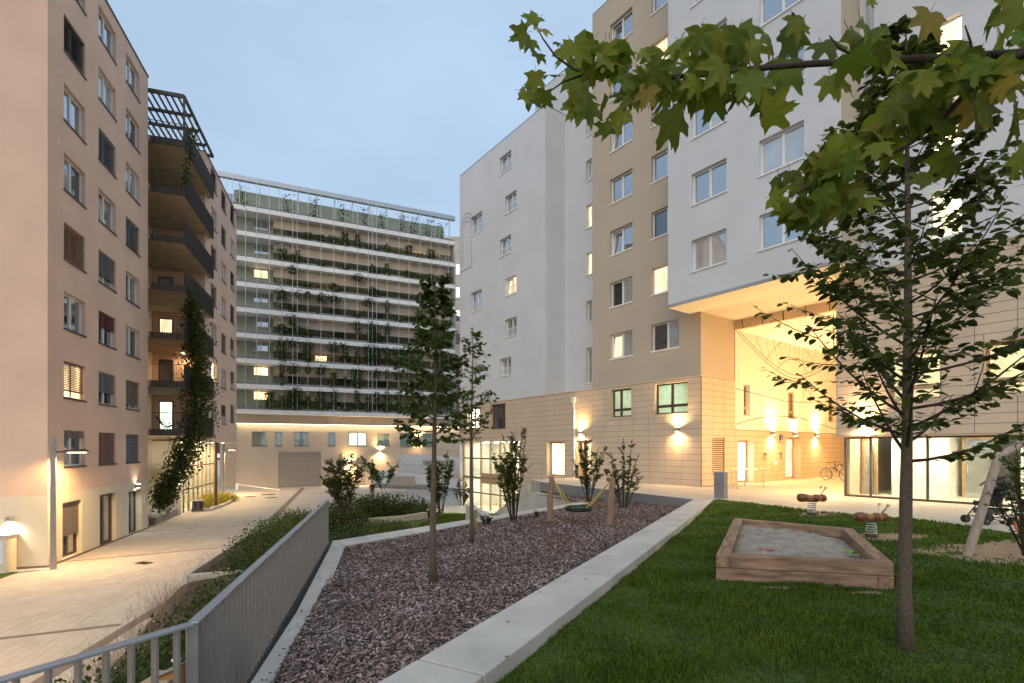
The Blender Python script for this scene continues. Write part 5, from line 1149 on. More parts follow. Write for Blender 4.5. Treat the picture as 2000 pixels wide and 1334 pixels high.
# ================================================================ OTHER THINGS AT THE FAR END
nb = thing('grey_neighbour_building', 'narrow slice of a grey building behind the planted one', 'building', (0, 0, 0))
x0 = P3(884, 460, 92); x1 = P3(935, 460, 92)
MB().box(x0.x - 2, x1.x + 6, 92, 104, -3, P3(890, 462, 92).z).build('wall', 'concrete', nb)
for i in range(8): z = 4 + i * 4.2; o = MB().box(x0.x + .6, x0.x + 1.9, 91.9, 91.98, z, z + 1.9).build('window', 'glass', nb)
bp0 = P3(464, 946, 57); bp1 = P3(546, 957, 51); o = thing('barrier_pole', 'thin white barrier pole across the yard before the planted building', 'barrier', (bp0.x, bp0.y, ALLEY)); q_ = bp1 - bp0
MB().tube([(0, 0, bp0.z - ALLEY), (q_.x, q_.y, bp1.z - ALLEY)], .05, 8).build('boom', 'enamel_white', o); MB().box(-.15, .15, -.15, .15, 0, bp0.z - ALLEY + .1).build('post', 'slab_white', o); MB().box(q_.x - .05, q_.x + .05, q_.y - .05, q_.y + .05, 0, max(.05, bp1.z - ALLEY)).build('rest_post', 'slab_white', o)
# white ramp walls with railings
rp = thing('access_ramp', 'white ramp walls with thin upright railings in front of the planted building', 'ramp')
def ramp_wall(name, pts, Y, mat, th=.25):
    q = [P3(px, py, Y) for px, py in pts]; vs = [tuple(p) for p in q] + [(p.x, p.y + th, p.z) for p in q]; n = len(q)
    return MB().add(vs, [tuple(range(n)), tuple(range(2 * n - 1, n - 1, -1))] + [(i, i + n, (i + 1) % n + n, (i + 1) % n) for i in range(n)]).build(name, mat, rp)
ramp_wall('lower_wall', [(725, 952), (725, 919), (770, 921), (832, 928), (912, 939), (912, 960), (832, 956)], 52, 'stucco_white'); ramp_wall('upper_wall', [(780, 925), (780, 888), (818, 888), (912, 895), (912, 925)], 54.5, 'stucco_white')
ramp_wall('louvre_panel', [(757, 948), (757, 930), (810, 931), (810, 950)], 51.9, 'roller_grey', .06); ramp_wall('louvre_panel', [(826, 908), (826, 899), (888, 900), (888, 911)], 54.4, 'roller_grey', .06); ramp_wall('plinth', [(727, 953), (727, 944), (832, 947), (908, 956), (908, 960), (832, 957)], 51.95, 'concrete_dark', .04)
m = MB()
for px0, px1, t0, t1, b0_, b1__, Y in ((765, 910, 905, 915, 920, 937, 52.1), (783, 910, 873, 880, 888, 894, 54.6)):
    n = 46
    for i in range(n + 1): px = lerp(px0, px1, i / n); p = P3(px, lerp(t0, t1, i / n), Y); q = P3(px, lerp(b0_, b1__, i / n), Y); m.tube([q, p], .018, 3)
    m.tube([P3(px0, t0, Y), P3(px1, t1, Y)], .03, 4)
m.build('railing', 'grey_metal', rp)
# view through the gap towards the street
gw = thing('street_wall', 'long white wall at the street seen through the gap on the left', 'wall'); p = P3(415, 898, 84); q = P3(475, 898, 84)
MB().box(p.x, q.x + 3, 84, 84.4, -3, P3(430, 898, 84).z).build('parapet', 'stucco_white', gw)
far = thing('dark_street_building', 'dark bluish building across the street seen through the gap', 'building'); p = P3(400, 870, 130); q = P3(480, 870, 130); pm('dusk_facade', (.05, .06, .09), .7, .3, .4)
MB().box(p.x - 6, q.x + 10, 130, 140, -3, 13).build('wall', 'dusk_facade', far)
for i in range(5): x = lerp(p.x, q.x, .2 + .17 * i); MB().box(x, x + 1.1, 129.8, 129.95, 5.5 + (i % 3) * 1.5, 6.8 + (i % 3) * 1.5).build('window', 'lit_cool' if i % 2 else 'glass', far)
tr = thing('traffic_light', 'traffic light glowing green beyond the white street wall', 'traffic light', (*P3(450, 890, 100).to_2d(), -3)); tz = P3(450, 895, 100).z + 3
MB().tube([(0, 0, 0), (0, 0, tz + 1.4)], .1, 8).build('pole', 'dark_metal', tr); MB().box(-.25, .25, -.3, -.1, tz - .3, tz + 1.2).build('housing', 'dark_metal', tr); MB().lathe([(.18, -.0), (.18, .03)], 12, (0, 0, 0)).build('lens', 'tl_green', tr, (0, -.31, tz)).rotation_euler = (R(90), 0, 0)
for i, (px, py, mt, lab) in enumerate(((459, 889, 'tl_red', 'red car tail light glow beyond the street wall'), (425, 890, 'tl_pink', 'pink shop sign glow beyond the street wall, left of the pole'))):
    c = P3(px, py, 104); o = thing('street_sign', lab, 'sign', (c.x, c.y, -3)); MB().tube([(0, 0, 0), (0, 0, c.z + 2.8)], .08, 6).build('post', 'dark_metal', o); MB().box(-.7, .7, -.2, -.1, c.z + 2.6, c.z + 3.4).build('panel', mt, o)

# ================================================================ LAMPS
def street_lamp(x, y, rot, label, energy, zt, arm, reach=1.1):
    o = thing('street_lamp', label, 'street lamp', (x, y, ALLEY), rot, 'street lamps of the alley')
    bevel(MB().box(-.10, .10, -.07, .07, 0, .5).build('base_sleeve', 'grey_metal', o), .008); bevel(MB().box(-.085, .085, -.055, .055, .5, zt).build('pole', 'grey_metal', o), .008)
    hz = arm; MB().tube([(.08, 0, hz), (.28, 0, hz)], .025, 8).build('arm', 'dark_metal', o)
    hd_ = MB().add([(.28, -.09, hz - .02), (.28, .09, hz - .02), (reach, .15, hz - .0), (reach, -.15, hz - .0), (.28, -.07, hz + .05), (.28, .07, hz + .05), (reach * .85, .13, hz + .12), (reach * .85, -.13, hz + .12)], [(0, 1, 2, 3), (4, 7, 6, 5), (0, 4, 5, 1), (1, 5, 6, 2), (2, 6, 7, 3), (3, 7, 4, 0)]).build('lamp_head', 'dark_metal', o)
    MB().box(.42, reach - .12, -.09, .09, hz - .035, hz - .022).build('lens', 'lamp_warm', hd_)
    wx = x + math.cos(rot) * .7; wy = y + math.sin(rot) * .7; spot('street_lamp_light', (wx, wy, ALLEY + hz - .06), (wx, wy, ALLEY - 1), energy, 165, WARM, .5, .12); return o
x, y = gp(104, 1113, ALLEY); street_lamp(x, y, math.atan2(FLF.a[1], FLF.a[0]) - R(75), 'tall grey street lamp standing before the brown building corner', 720, 5.15, 4.55)
x, y = gp(437, 968, ALLEY); street_lamp(x, y, R(20), 'pale slim street lamp far back beside the golden shrubs', 1300, 5.1, 4.5)
street_lamp(-13.5, 7.2, R(20), 'grey street lamp nearer the viewer on the alley, left of the picture', 780, 5.15, 4.55)
def wall_lamp(pos, outdir, label, e_up, e_dn, color=WARM, group='wall lamps', cone=165, size=.06, lens='lamp_warm'):
    x, y, z = pos; rot = math.atan2(outdir[1], outdir[0]) + R(90); o = thing('wall_lamp', label, 'wall lamp', pos, rot, group)   # local -y points off the wall
    bevel(MB().box(-.08, .08, -.22, -.01, -.09, .09).build('housing', 'grey_metal', o), .005); MB().box(-.05, .05, -.012, .03, -.05, .05).build('bracket', 'grey_metal', o)
    p = Vector((x + outdir[0] * .15, y + outdir[1] * .15, z))
    if e_up: MB().box(-.055, .055, -.2, -.05, .091, .096).build('lens', lens, o); spot('wall_lamp_light', p + Vector((0, 0, .11)), p + Vector((outdir[0] * .02, outdir[1] * .02, 2)), e_up, cone, color, 1.0, size)
    if e_dn: MB().box(-.055, .055, -.2, -.05, -.096, -.091).build('lens', lens, o); spot('wall_lamp_light', p - Vector((0, 0, .11)), p - Vector((-outdir[0] * .02, -outdir[1] * .02, 2)), e_dn, cone, color, 1.0, size)
    return o
nF = (-FRT.n[0], -FRT.n[1]); nS = FRT.a                                # out of the facade; out of the passage side wall
def fpos(px, py, off=-.04): a = FRT.A(px, off); return (*FRT.W(a, off), FRT.Z(px, py, off))
wall_lamp(fpos(1136, 845), nF, 'up and down wall lamp beside the downpipe', 230, 170)
wall_lamp(fpos(1325, 839), nF, 'up and down wall lamp below the first floor window near the passage corner', 230, 170)
wall_lamp(fpos(1689, 827), nF, 'up and down wall lamp on the cladding above the glass front', 200, 200)
def spos(px, py, off=.06): b = FRT.B(px, off); return (*FRT.W(off, b), FRT.ZS(px, py, off))
for px, py, lab, eu, ed in ((1507, 846, 'wall lamp left of the house number in the passage', 420, 260), (1593, 849, 'wall lamp to the right of the passage door', 420, 260)): wall_lamp(spos(px, py), nS, lab, eu, ed, cone=150)
wall_lamp(spos(1550, 848), nS, 'small wall lamp right above the passage door', 200, 60)
for b, e, lb2 in ((1.5, 420, 'nearest the lawn'), (7, 300, 'in the middle'), (13, 260, 'farthest in')):
    p = FRT.W(5.62, b); o = thing('wall_lamp', 'wall lamp on the hidden right side of the passage, ' + lb2, 'wall lamp', (*p, 2.6), FRT.rot - R(90), 'wall lamps'); MB().box(-.07, .07, -.13, .02, -.09, .09).build('housing', 'grey_metal', o); MB().box(-.06, .06, -.12, -.02, .091, .1).build('lens', 'lamp_warm', o)
    point('wall_lamp_light', (*FRT.W(5.62 - .25, b), 2.6), e, WARM, .1)
nL = (-FLF.n[0], -FLF.n[1])
e_ = FLF.W(-.05, FLF.B(22, -.05))
wall_lamp((*e_, P3(22, 1013, e_[1]).z), (-FLF.a[0], -FLF.a[1]), 'white wall lamp on the end wall of the brown building above the vent', 0, 60, (1, .9, .72), cone=150, lens='lamp_white')
a_ = FLF.A(266); wall_lamp((*FLF.W(8.25, -.05), -.28), nL, 'white lamp over the building entrance door of the brown building', 10, 30, (1, .93, .78), cone=150, lens='lamp_white')
c = FLF.W(SA - .5, iw - .06); wall_lamp((*FLF.W(14.6, iw - .06), -.15), nL, 'white lamp in the recess behind the vine planter', 60, 60, (1, .95, .75), cone=170, lens='lamp_white')
wall_lamp((*FLF.W(SA - .12, -.05), -.35), (-FLF.a[0], -FLF.a[1]), 'white lamp at the edge of the recess behind the climbing vine', 25, 25, (1, .95, .78), cone=170, lens='lamp_white')
nG = (-FGR.n[0], -FGR.n[1])
def gpos(px, py): a = FGR.A(px, -.06); return (*FGR.W(a, -.06), FGR.Z(px, py, -.06))
wall_lamp(gpos(684, 905), nG, 'bright wall lamp beside the grey door of the planted building', 600, 600, cone=150); wall_lamp(gpos(742, 881), nG, 'bright wall lamp above the ramp of the planted building', 600, 600, cone=150)
wall_lamp(gpos(816, 857), nG, 'bright wall lamp high on the planted building behind the tree', 400, 400, cone=150)
ls = thing('light_strip', 'thin warm light strip along the top of the yard wall of the planted building', 'lamp', (*FGR.W(0, -.3), 4.655), FGR.rot); MB().box(-.1, GE, -.05, .05, -.03, .0).build('profile', 'grey_metal', ls); MB().box(-.1, GE, -.035, .035, -.036, -.031).build('lens', 'lamp_soft', ls)
# lamp under the forward part of the brown building
for i, a in enumerate((18.0, 21.5, 25.0)):
    x, y = FLF.W(a, -.6); o = thing('soffit_lamp', ('first', 'second', 'third')[i] + ' soffit lamp under the forward part of the brown building, counted from the planter', 'ceiling lamp', (x, y, s0 - .012), FLF.rot, 'soffit lamps of the brown building'); MB().box(-.2, .2, -.1, .1, -.03, .0).build('housing', 'grey_metal', o); MB().box(-.17, .17, -.07, .07, -.036, -.031).build('lens', 'lamp_soft', o); spot('soffit_lamp_light', (x, y, s0 - .06), (x, y, -3), 260, 160, WARM, .5, .2)
for i in range(4): k = (2, 3)[i % 2]
x, y = FLF.W(15.5, -.3); o = thing('balcony_lamp', 'bright lamp on the balcony ceiling behind the vine', 'ceiling lamp', (x, y, 2.87 * 2 + 2.87 - .285), FLF.rot); MB().box(-.4, .4, -.06, .06, -.05, 0).build('housing', 'grey_metal', o); MB().box(-.38, .38, -.05, .05, -.058, -.051).build('lens', 'lamp_soft', o); spot('balcony_lamp_light', (x, y, 8.22), (x, y, 0), 40, 170, WARM, .4, .2)

# ================================================================ PLANTS
def bez(p, q, up, n=6):
    p = Vector(p); q = Vector(q); m = lerp(p, q, .55) + Vector((0, 0, -up)); return [p * (1 - t) ** 2 + m * 2 * t * (1 - t) + q * t * t for t in np.linspace(0, 1, n)]
LEAF6 = None
def leaf6_mesh(mat):
    vs = [(0, 0, 0), (.25, .30, .05), (.62, .30, .04), (1, 0, -.10), (.62, -.30, .04), (.25, -.30, .05), (.55, 0, -.03)]
    return MB().add(vs, [(0, 6, 2, 1), (6, 3, 2), (0, 5, 4, 6), (6, 4, 3)]).mesh('leaf', mat)
def place_leaf(me, parent, c, d, up, s):
    d = d.normalized(); y = up.cross(d)
    if y.length < 1e-4: y = Vector((0, 1, 0))
    y.normalize(); z = d.cross(y); m = Matrix((d, y, z)).transposed().to_4x4(); o = link('leaf', me, parent); o.matrix_local = Matrix.Translation(c) @ m @ Matrix.Scale(s, 4); return o
def tree(name, label, base, Ht, th, r0, prof, nbr, lsize, mat, per, bark='bark', seed=1, single=0, rise=(.5, .9), group=None, lean=(0, 0), twigs=4, sub=1., tmat=None):
    r = random.Random(seed); base = Vector(base); o = thing(name, label, 'tree', base, 0, group)
    tr = [Vector((lean[0] * t + .02 * math.sin(t * 5 + seed), lean[1] * t + .02 * math.cos(t * 4 + seed), Ht * t)) for t in np.linspace(0, 1, 12)]
    m = MB(); m.tube([Vector((0, 0, -.08))] + tr[1:], [r0 * 1.25] + [r0 * (1 - .93 * (i / 11) ** 1.1) for i in range(1, 12)], 10).build('trunk', tmat or bark, o, smooth=True)
    bm = MB(); lv = []
    def trunk_at(h): f_ = h / Ht * 11; i = min(10, int(f_)); return tr[i].lerp(tr[i + 1], f_ - i)
    az = r.random() * 6
    for i in range(nbr):
        t = (i + .5) / nbr; h = th + (Ht * .97 - th) * t ** 1.05; az += 2.4 + r.uniform(-.5, .5); W_ = prof(t) * r.uniform(.75, 1.15); L = max(.12, W_); el = r.uniform(*rise)
        p = trunk_at(h); q = p + Vector((math.cos(az) * L, math.sin(az) * L, L * el * (1.3 if t < .4 else 1)))
        br = bez(p, q, L * .18); rb = max(.004, r0 * .28 * (1 - .75 * t)); bm.tube(br, [rb * (1 - .8 * k / 5) for k in range(6)], 5)
        tw = [(br, 1.0)]
        for k in range(twigs):
            f_ = r.uniform(.25, .95); i_ = min(4, int(f_ * 5)); s = br[i_].lerp(br[i_ + 1], f_ * 5 - i_); a2 = az + r.choice((-1, 1)) * r.uniform(.4, 1.1); l2 = L * r.uniform(.25, .5) * sub + .05
            e = s + Vector((math.cos(a2) * l2, math.sin(a2) * l2, l2 * r.uniform(.0, .7))); b2 = bez(s, e, l2 * .1, 4); bm.tube(b2, [rb * .4, rb * .3, rb * .2, rb * .12], 4); tw.append((b2, .7))
        for b_, f_ in tw:
            n = max(2, int(per * f_ * r.uniform(.7, 1.3)))
            for k in range(n):
                u = (k + r.random()) / n; u = .22 + .78 * u if f_ == 1 else u; kk = u * (len(b_) - 1); i_ = min(len(b_) - 2, int(kk)); c = b_[i_].lerp(b_[i_ + 1], kk - i_); dr = (b_[i_ + 1] - b_[i_]).normalized()
                sd = Vector((-dr.y, dr.x, 0)).normalized() * r.choice((-1, 1)); d = (dr * r.uniform(.2, .9) + sd * r.uniform(.5, 1.1) + Vector((0, 0, r.uniform(-.75, .15)))).normalized(); lv.append((c + d * .02, d, lsize * r.uniform(.65, 1.2)))
    bm.build('branches', bark, o)
    V = []; lv.sort(key=lambda x: (x[0] + base - Vector((0, 0, H))).length / x[2]); crown = None
    for c, d, s in lv[single:]:
        up = Vector((r.gauss(0, .45), r.gauss(0, .45), 1)); y = up.cross(d).normalized(); z = d.cross(y); V += [c, c + d * s * .3 + y * s * .33 + z * .04 * s, c + d * s * .68 + y * s * .27, c + d * s - z * .1 * s, c + d * s * .68 - y * s * .27, c + d * s * .3 - y * s * .33 + z * .04 * s]
    crown = npmesh('crown', np.array([tuple(v) for v in V]), 6, mat, o); crown['kind'] = 'stuff'
    if single:
        me = leaf6_mesh(mat)
        for c, d, s in lv[:single]: place_leaf(me, crown, c, d, Vector((r.gauss(0, .45), r.gauss(0, .45), 1)), s)
    return o
x, y = gp(848, 1141, -.4); tree('young_tree', 'slender young tree with dark crown in the bark bed, nearer the railing', (x, y, zbark(x, y) - .03), 5.05, 2.25, .058, lambda t: .66 * (1 - t) ** .85 * (.75 + .25 * min(1, t * 5)) + .05, 40, .108, 'leaf_tree', 17, seed=4, group='young trees in the bark bed', twigs=4, sub=1.3, rise=(.1, .6))
x, y = gp(922, 1058, -.4); tree('young_tree', 'thinner young tree farther back in the bark bed, with ivy on its trunk', (x, y, zbark(x, y) - .03), 5.1, 2.3, .055, lambda t: .66 * (1 - t) ** .6 * (.6 + .4 * min(1, t * 4)) + .05, 26, .105, 'leaf_tree', 13, seed=9, group='young trees in the bark bed', twigs=3, sub=1.2, rise=(.3, .8))
x, y = gp(1770, 1268, -.15); tree('lawn_tree', 'young tree with a tall upright crown standing on the lawn at the right', (x, y, zlawn(x, y)), 6.15, 1.8, .066, lambda t: (1.2 * (1 - t) ** .8 + .08) * (.55 + .45 * min(1, t * 9)), 60, .095, 'leaf_tree', 24, bark='bark_dark', tmat='bark', seed=12, single=300, rise=(.2, .95), twigs=5, sub=1.15)
# ivy on the second trunk
x, y = gp(927, 1040, -.4); tag(leaf_cloud('ivy_tuft', 'leaf_golden', [(x + rng.gauss(.03, .02), y - .06 + rng.gauss(0, .02), -.36 + .55 * rng.random()) for _ in range(160)], .05), 'yellow green ivy tuft climbing the thinner tree trunk', 'plant')

def shrub(label, px, py, Y, hpx, spread, nst, per, lsize, mat='leaf_shrub', seed=1, name='shrub', group=None, bark='bark_dark', curve=.3):
    r = random.Random(seed); b = P3(px, py, Y); Ht = hpx * Y / F; o = thing(name, label, 'shrub', b, 0, group); bm = MB(); pts = []; V = []
    for i in range(nst):
        a = r.random() * 6.28; rad = spread * math.sqrt(r.random()); h = Ht * r.uniform(.6, 1.0) * (1 - .35 * (rad / spread) ** 2); q = Vector((math.cos(a) * rad, math.sin(a) * rad, h)); p = Vector((math.cos(a) * .08, math.sin(a) * .08, -.06)); st = bez(p, q, -h * .1 + curve * .0, 7)
        bm.tube(st, [.016 * (1 - .12 * k) for k in range(7)], 5); segs = [st]
        for k in range(5):
            f_ = r.uniform(.25, .9); i_ = min(5, int(f_ * 6)); s = st[i_].lerp(st[i_ + 1], f_ * 6 - i_); a2 = r.random() * 6.28; l2 = r.uniform(.12, .3) * (spread + .2); e = s + Vector((math.cos(a2) * l2, math.sin(a2) * l2, l2 * r.uniform(.4, 1.2))); b2 = bez(s, e, .0, 4); bm.tube(b2, [.006, .005, .004, .002], 4); segs.append(b2)
        for sg in segs:
            n = int(per * (1 if sg is st else .45))
            for k in range(n):
                u = .2 + .8 * (k + r.random()) / n; kk = min(.999, u) * (len(sg) - 1); i_ = int(kk); c = sg[i_].lerp(sg[i_ + 1], kk - i_); aa = r.random() * 6.28; d = Vector((math.cos(aa), math.sin(aa), r.uniform(-.5, .7))).normalized(); s = lsize * r.uniform(.6, 1.25); y_ = Vector((r.gauss(0, .5), r.gauss(0, .5), 1)).cross(d).normalized(); z = d.cross(y_)
                V += [c, c + d * s * .45 + y_ * s * .34 + z * s * .06, c + d * s, c + d * s * .45 - y_ * s * .34 + z * s * .06]
    bm.build('stems', bark, o)['kind'] = 'stuff'; npmesh('foliage', np.array([tuple(v) for v in V]), 4, mat, o)['kind'] = 'stuff'; return o
bY = lambda py: 2.2 * F / (py - HY)
shrub('leafy upright shrub at the edge of the bark bed, left of the nest swing', 1003, 1012, bY(1016), 205, .75, 18, 80, .085, 'leaf_shrub', 3)
shrub('airy yellow green shrub behind the nest swing ropes', 1150, 975, bY(985), 150, .75, 12, 80, .09, 'leaf_shrub', 5)
shrub('airy multi stemmed shrub right of the nest swing, against the cladding', 1218, 990, bY(994), 145, .75, 13, 90, .075, 'leaf_shrub', 8)
shrub('tall spreading shrub above the end of the railing', 672, 1000, 24, 135, 1.15, 20, 75, .13, 'leaf_shrub', 21)
o = shrub('slim young tree growing from the hedge near the bright wall lamp', 748, 955, 33, 82, 1.5, 7, 46, .2, 'leaf_shrub', 33)
shrub('bushy upright shrub behind the first tree trunk', 862, 1000, 27, 145, .8, 18, 80, .13, 'leaf_shrub', 14); shrub('low twiggy shrub beside the glass entrance', 902, 985, 26, 60, .6, 9, 22, .11, 'leaf_dark', 15)
shrub('shrub with bare arching twigs at the right edge of the lawn', 2016, 1078, 6.4, 260, .55, 9, 26, .07, 'leaf_shrub', 18); shrub('thin twiggy shrub at the right edge, before the swing frame', 2050, 1100, 5.6, 330, .6, 6, 20, .065, 'leaf_tree', 27)
shrub('tiny weed clump at the back kerb of the bark bed', 951, 1020, bY(1021), 14, .22, 10, 8, .06, 'leaf_dark', 6)
shrub('small weed at the tip of the kerb left of the swing post', 1050, 1006, bY(1009), 10, .12, 6, 6, .05, 'leaf_dark', 16)

def bush(label, blobs, n, lsize, mat, seed=1, name='bush', flowers=0):
    r = random.Random(seed); pts = []
    tot = sum(b[3] * b[4] for b in blobs)
    for (x, y, z, rx, ry, rz) in blobs:
        for i in range(int(n * rx * ry / tot)):
            d = Vector((r.gauss(0, 1), r.gauss(0, 1), r.gauss(0, 1))); d.normalize(); q = r.random() ** .4; k = 1 + .22 * vnoise(d.x * 3 + x, d.y * 3 + d.z * 2 + y, 1.3); pts.append((x + d.x * rx * q * k, y + d.y * ry * q * k, z + abs(d.z) * rz * q * k if r.random() < .8 else z + d.z * rz * .3))
    cx = sum(b[0] for b in blobs) / len(blobs); cy = sum(b[1] for b in blobs) / len(blobs); cz = min(b[2] for b in blobs)
    o = thing(name, label, 'shrub', (cx, cy, cz)); P_ = np.array(pts) - np.array([cx, cy, cz]); leaf_cloud('foliage', mat, P_, lsize, o, up=-.2)['kind'] = 'stuff'
    m = MB()
    for (x, y, z, rx, ry, rz) in blobs:
        for i in range(7): a = r.random() * 6.28; m.tube([(x - cx + .1 * math.cos(a), y - cy + .1 * math.sin(a), z - cz - .25), (x - cx + rx * .6 * math.cos(a), y - cy + ry * .6 * math.sin(a), z - cz + rz * .7)], [.02, .006], 4)
    m.build('stems', 'bark_dark', o)['kind'] = 'stuff'
    if flowers: leaf_cloud('flowers', 'petal', np.array([p for p in r.sample(pts, flowers)]) - np.array([cx, cy, cz]) + np.array([0, 0, .04]), lsize * .6, o)
    return o
bush('dark flowering bush right behind the near bars of the railing', [(-4.6, 6.3, -1.9, .9, 1.2, 1.05), (-5.0, 8.1, -2.0, 1.1, 1.2, 1.0), (-4.3, 4.8, -1.8, .7, .9, .8), (-6.3, 9.8, -2.4, 1.0, 1.2, 1.0), (-4.6, 10.6, -1.9, .8, 1.2, .8), (-5.6, 6.6, -2.2, 1.0, 1.3, 1.0)], 12000, .085, 'leaf_dark', 1, flowers=130)
bush('low rounded bushes between the near bush and the planter', [(-6.2, 11.8, -2.3, 1.1, 1.4, .9), (-7.2, 13.8, -2.5, 1.4, 1.3, 1.0), (-5.4, 13.2, -1.9, 1.2, 1.4, .8), (-7.0, 11.0, -2.55, .8, 1.0, .6), (-8.3, 13.6, -2.7, .7, 1.2, .5), (-9.0, 15.2, -2.75, .8, .9, .5), (-6.2, 8.6, -2.5, .7, 1.0, .6)], 11000, .085, 'leaf_dark', 2, flowers=40)
bush('mounded bush filling the front of the concrete planter', [(-9.2, 17.4, -2.55, 1.0, 1.0, .75), (-9.6, 19.6, -2.5, 1.5, 1.6, 1.15), (-7.8, 17.2, -2.2, 1.2, 1.4, 1.0)], 8000, .09, 'leaf_dark', 3, flowers=60)
bush('tall green bush in the back of the concrete planter', [(-10.7, 22.6, -2.4, 1.5, 1.8, 1.05), (-11.4, 25.8, -2.4, 1.6, 1.8, .95), (-12.2, 29, -2.45, 1.4, 1.8, .75)], 6500, .09, 'leaf_tree', 4, flowers=60)
bush('dark hedge below the tall shrub at the end of the railing', [(P3(672, 1010, 17).x, 17, -1.5, 1.0, 1.3, .8), (P3(720, 1030, 15.5).x, 15.5, -1.5, 1.1, 1.0, .55), (P3(655, 1040, 14.4).x, 14.4, -1.45, .6, .9, .6), (P3(790, 1030, 17.5).x, 17.5, -1.55, 1.0, 1.0, .45)], 6000, .085, 'leaf_dark', 5, flowers=20)
bush('long dark hedge in front of the yard wall', [(P3(700, 990, 32).x, 32, -2.9, 2.2, 1.6, 1.75), (P3(765, 990, 33).x, 33, -2.9, 2.3, 1.6, 1.7), (P3(815, 985, 33).x, 33, -2.9, 1.6, 1.4, 1.5), (P3(660, 1000, 27).x, 27, -2.6, 1.8, 1.8, 1.5), (P3(730, 990, 33).x, 33, -2.9, 2.3, 1.6, 1.6)], 16000, .15, 'leaf_dark', 6)
bush('reddish brown low bush beside the lawn slope', [(P3(755, 1005, 24).x, 24, -2.2, 1.6, 1.2, .6)], 1800, .1, 'leaf_shrub', 7)
bush('golden yellow shrubs in a kerbed bed before the glazed ground floor', [(P3(418, 985, 42).x, 42, -2.8, 1.1, 1.2, 1.0), (P3(440, 980, 44).x, 44, -2.8, 1.0, 1.2, .8), (P3(405, 990, 40).x, 40, -2.8, .7, 1, .8)], 3600, .13, 'leaf_golden', 8)
kb_ = thing('bed_kerb', 'low concrete kerb around the golden shrubs', 'kerb'); e = [g2(375, 999), g2(408, 998), g2(440, 986), g2(456, 976)]; MB().prism(strip(e, .22, 0, 0), ALLEY - .05, ALLEY + .2).build('edge', 'concrete', kb_)
# low planter wall in the yard garden
gpw = thing('garden_planter_wall', 'low beige curved planter wall in front of the hedge in the lower garden', 'wall'); e = [Vector((P3(px, 1000, Yy).x, Yy)) for px, Yy in ((690, 27.5), (740, 28.5), (790, 29.3), (835, 31))]; MB().prism(strip(e, .3, 0, 0, -1), -3, -2.15).build('coping', 'wall_yard', gpw)
# dry stalks beside the pavers
n = 4200; t = npr.uniform(0, 1, n); E_ = np.array([poly_at([(p[0], p[1]) for p in bed_edge[1:4]] + [(-10.9, 19), (-11.4, 22)], q) for q in t]); X = E_[:, 0] + npr.normal(.35, .35, n); Y = E_[:, 1] + npr.normal(0, .3, n)
blades('dry_stalks', X, Y, np.full(n, ALLEY + .1), np.full(n, .3), .45, 1.15, 'twig_pale', 'pale dry stalks leaning over the edge of the planting bed')
o = bpy.data.objects['dry_stalks']
# vine on the balconies and its planter
path = [(314, 985, 30.6), (326, 958, 30.6), (345, 925, 30.8), (362, 885, 31), (378, 845, 31.2), (388, 800, 31.6), (388, 750, 31.8), (384, 700, 31.6), (380, 655, 31.4), (376, 610, 31.2), (374, 582, 31.1)]
wv = [12, 22, 24, 24, 26, 27, 26, 22, 20, 15, 6]; pts = []; r5 = random.Random(9)
for i in range(len(path) - 1):
    (x0, y0, Y0), (x1, y1, Y1) = path[i], path[i + 1]
    for k in range(1000):
        t = r5.random(); w_ = lerp(wv[i], wv[i + 1], t); pts.append(tuple(P3(lerp(x0, x1, t) + r5.gauss(0, w_ * .62), lerp(y0, y1, t) + r5.gauss(0, 9), lerp(Y0, Y1, t) - abs(r5.gauss(0, .25)))))
for px, py, w_, n in ((364, 345, 8, 180), (372, 300, 6, 90), (376, 268, 7, 120), (318, 968, 16, 350)):
    for k in range(n): pts.append(tuple(P3(px + r5.gauss(0, w_ * .6), py + r5.gauss(0, 14), 30.2 + r5.gauss(0, .15))))
vn = thing('climbing_vine', 'climbing vine growing from a planter up the balconies of the brown building', 'plant', tuple(P3(316, 1003, 30.5)))
leaf_cloud('foliage', 'leaf_vine', np.array(pts) - np.array(vn.location), .17, vn)['kind'] = 'stuff'
m = MB()
for k in range(4): m.tube([P3(px + r5.uniform(-9, 9), py, Yy) - vn.location for px, py, Yy in path], [.045 - .003 * i for i in range(len(path))], 5)
m.build('stems', 'bark_dark', vn)['kind'] = 'stuff'
pl3 = thing('vine_planter', 'low grey brown planter box at the foot of the climbing vine', 'planter'); MB().prism([g2(291, 1026), g2(305, 1026), g2(348, 1006), g2(346, 998), g2(300, 1000), g2(289, 1010)], ALLEY - .05, ALLEY + .46).build('box', 'concrete_dark', pl3)
# litter bin beside the golden shrubs
x, y = g2(386, 999); o = thing('litter_bin', 'dark litter bin on short legs beside the golden shrubs', 'bin', (x, y, ALLEY), FLF.rot - R(70)); bevel(MB().box(-.33, .33, -.24, .24, .1, .74).build('body', 'fabric_grey', o), .01); bevel(MB().box(-.36, .36, -.27, .27, .78, .84).build('lid', 'zinc', o), .01); MB().box(-.3, .3, -.2, .2, .74, .78).build('collar', 'dark_metal', o)
for sx in (-.3, .3):
    for sy in (-.2, .2): MB().box(sx - .02, sx + .02, sy - .02, sy + .02, 0, .1).build('leg', 'dark_metal', o)
for sx in (-.2, .12): MB().box(sx, sx + .1, -.25, -.241, .2, .68).build('sticker', 'red_cloth', o)
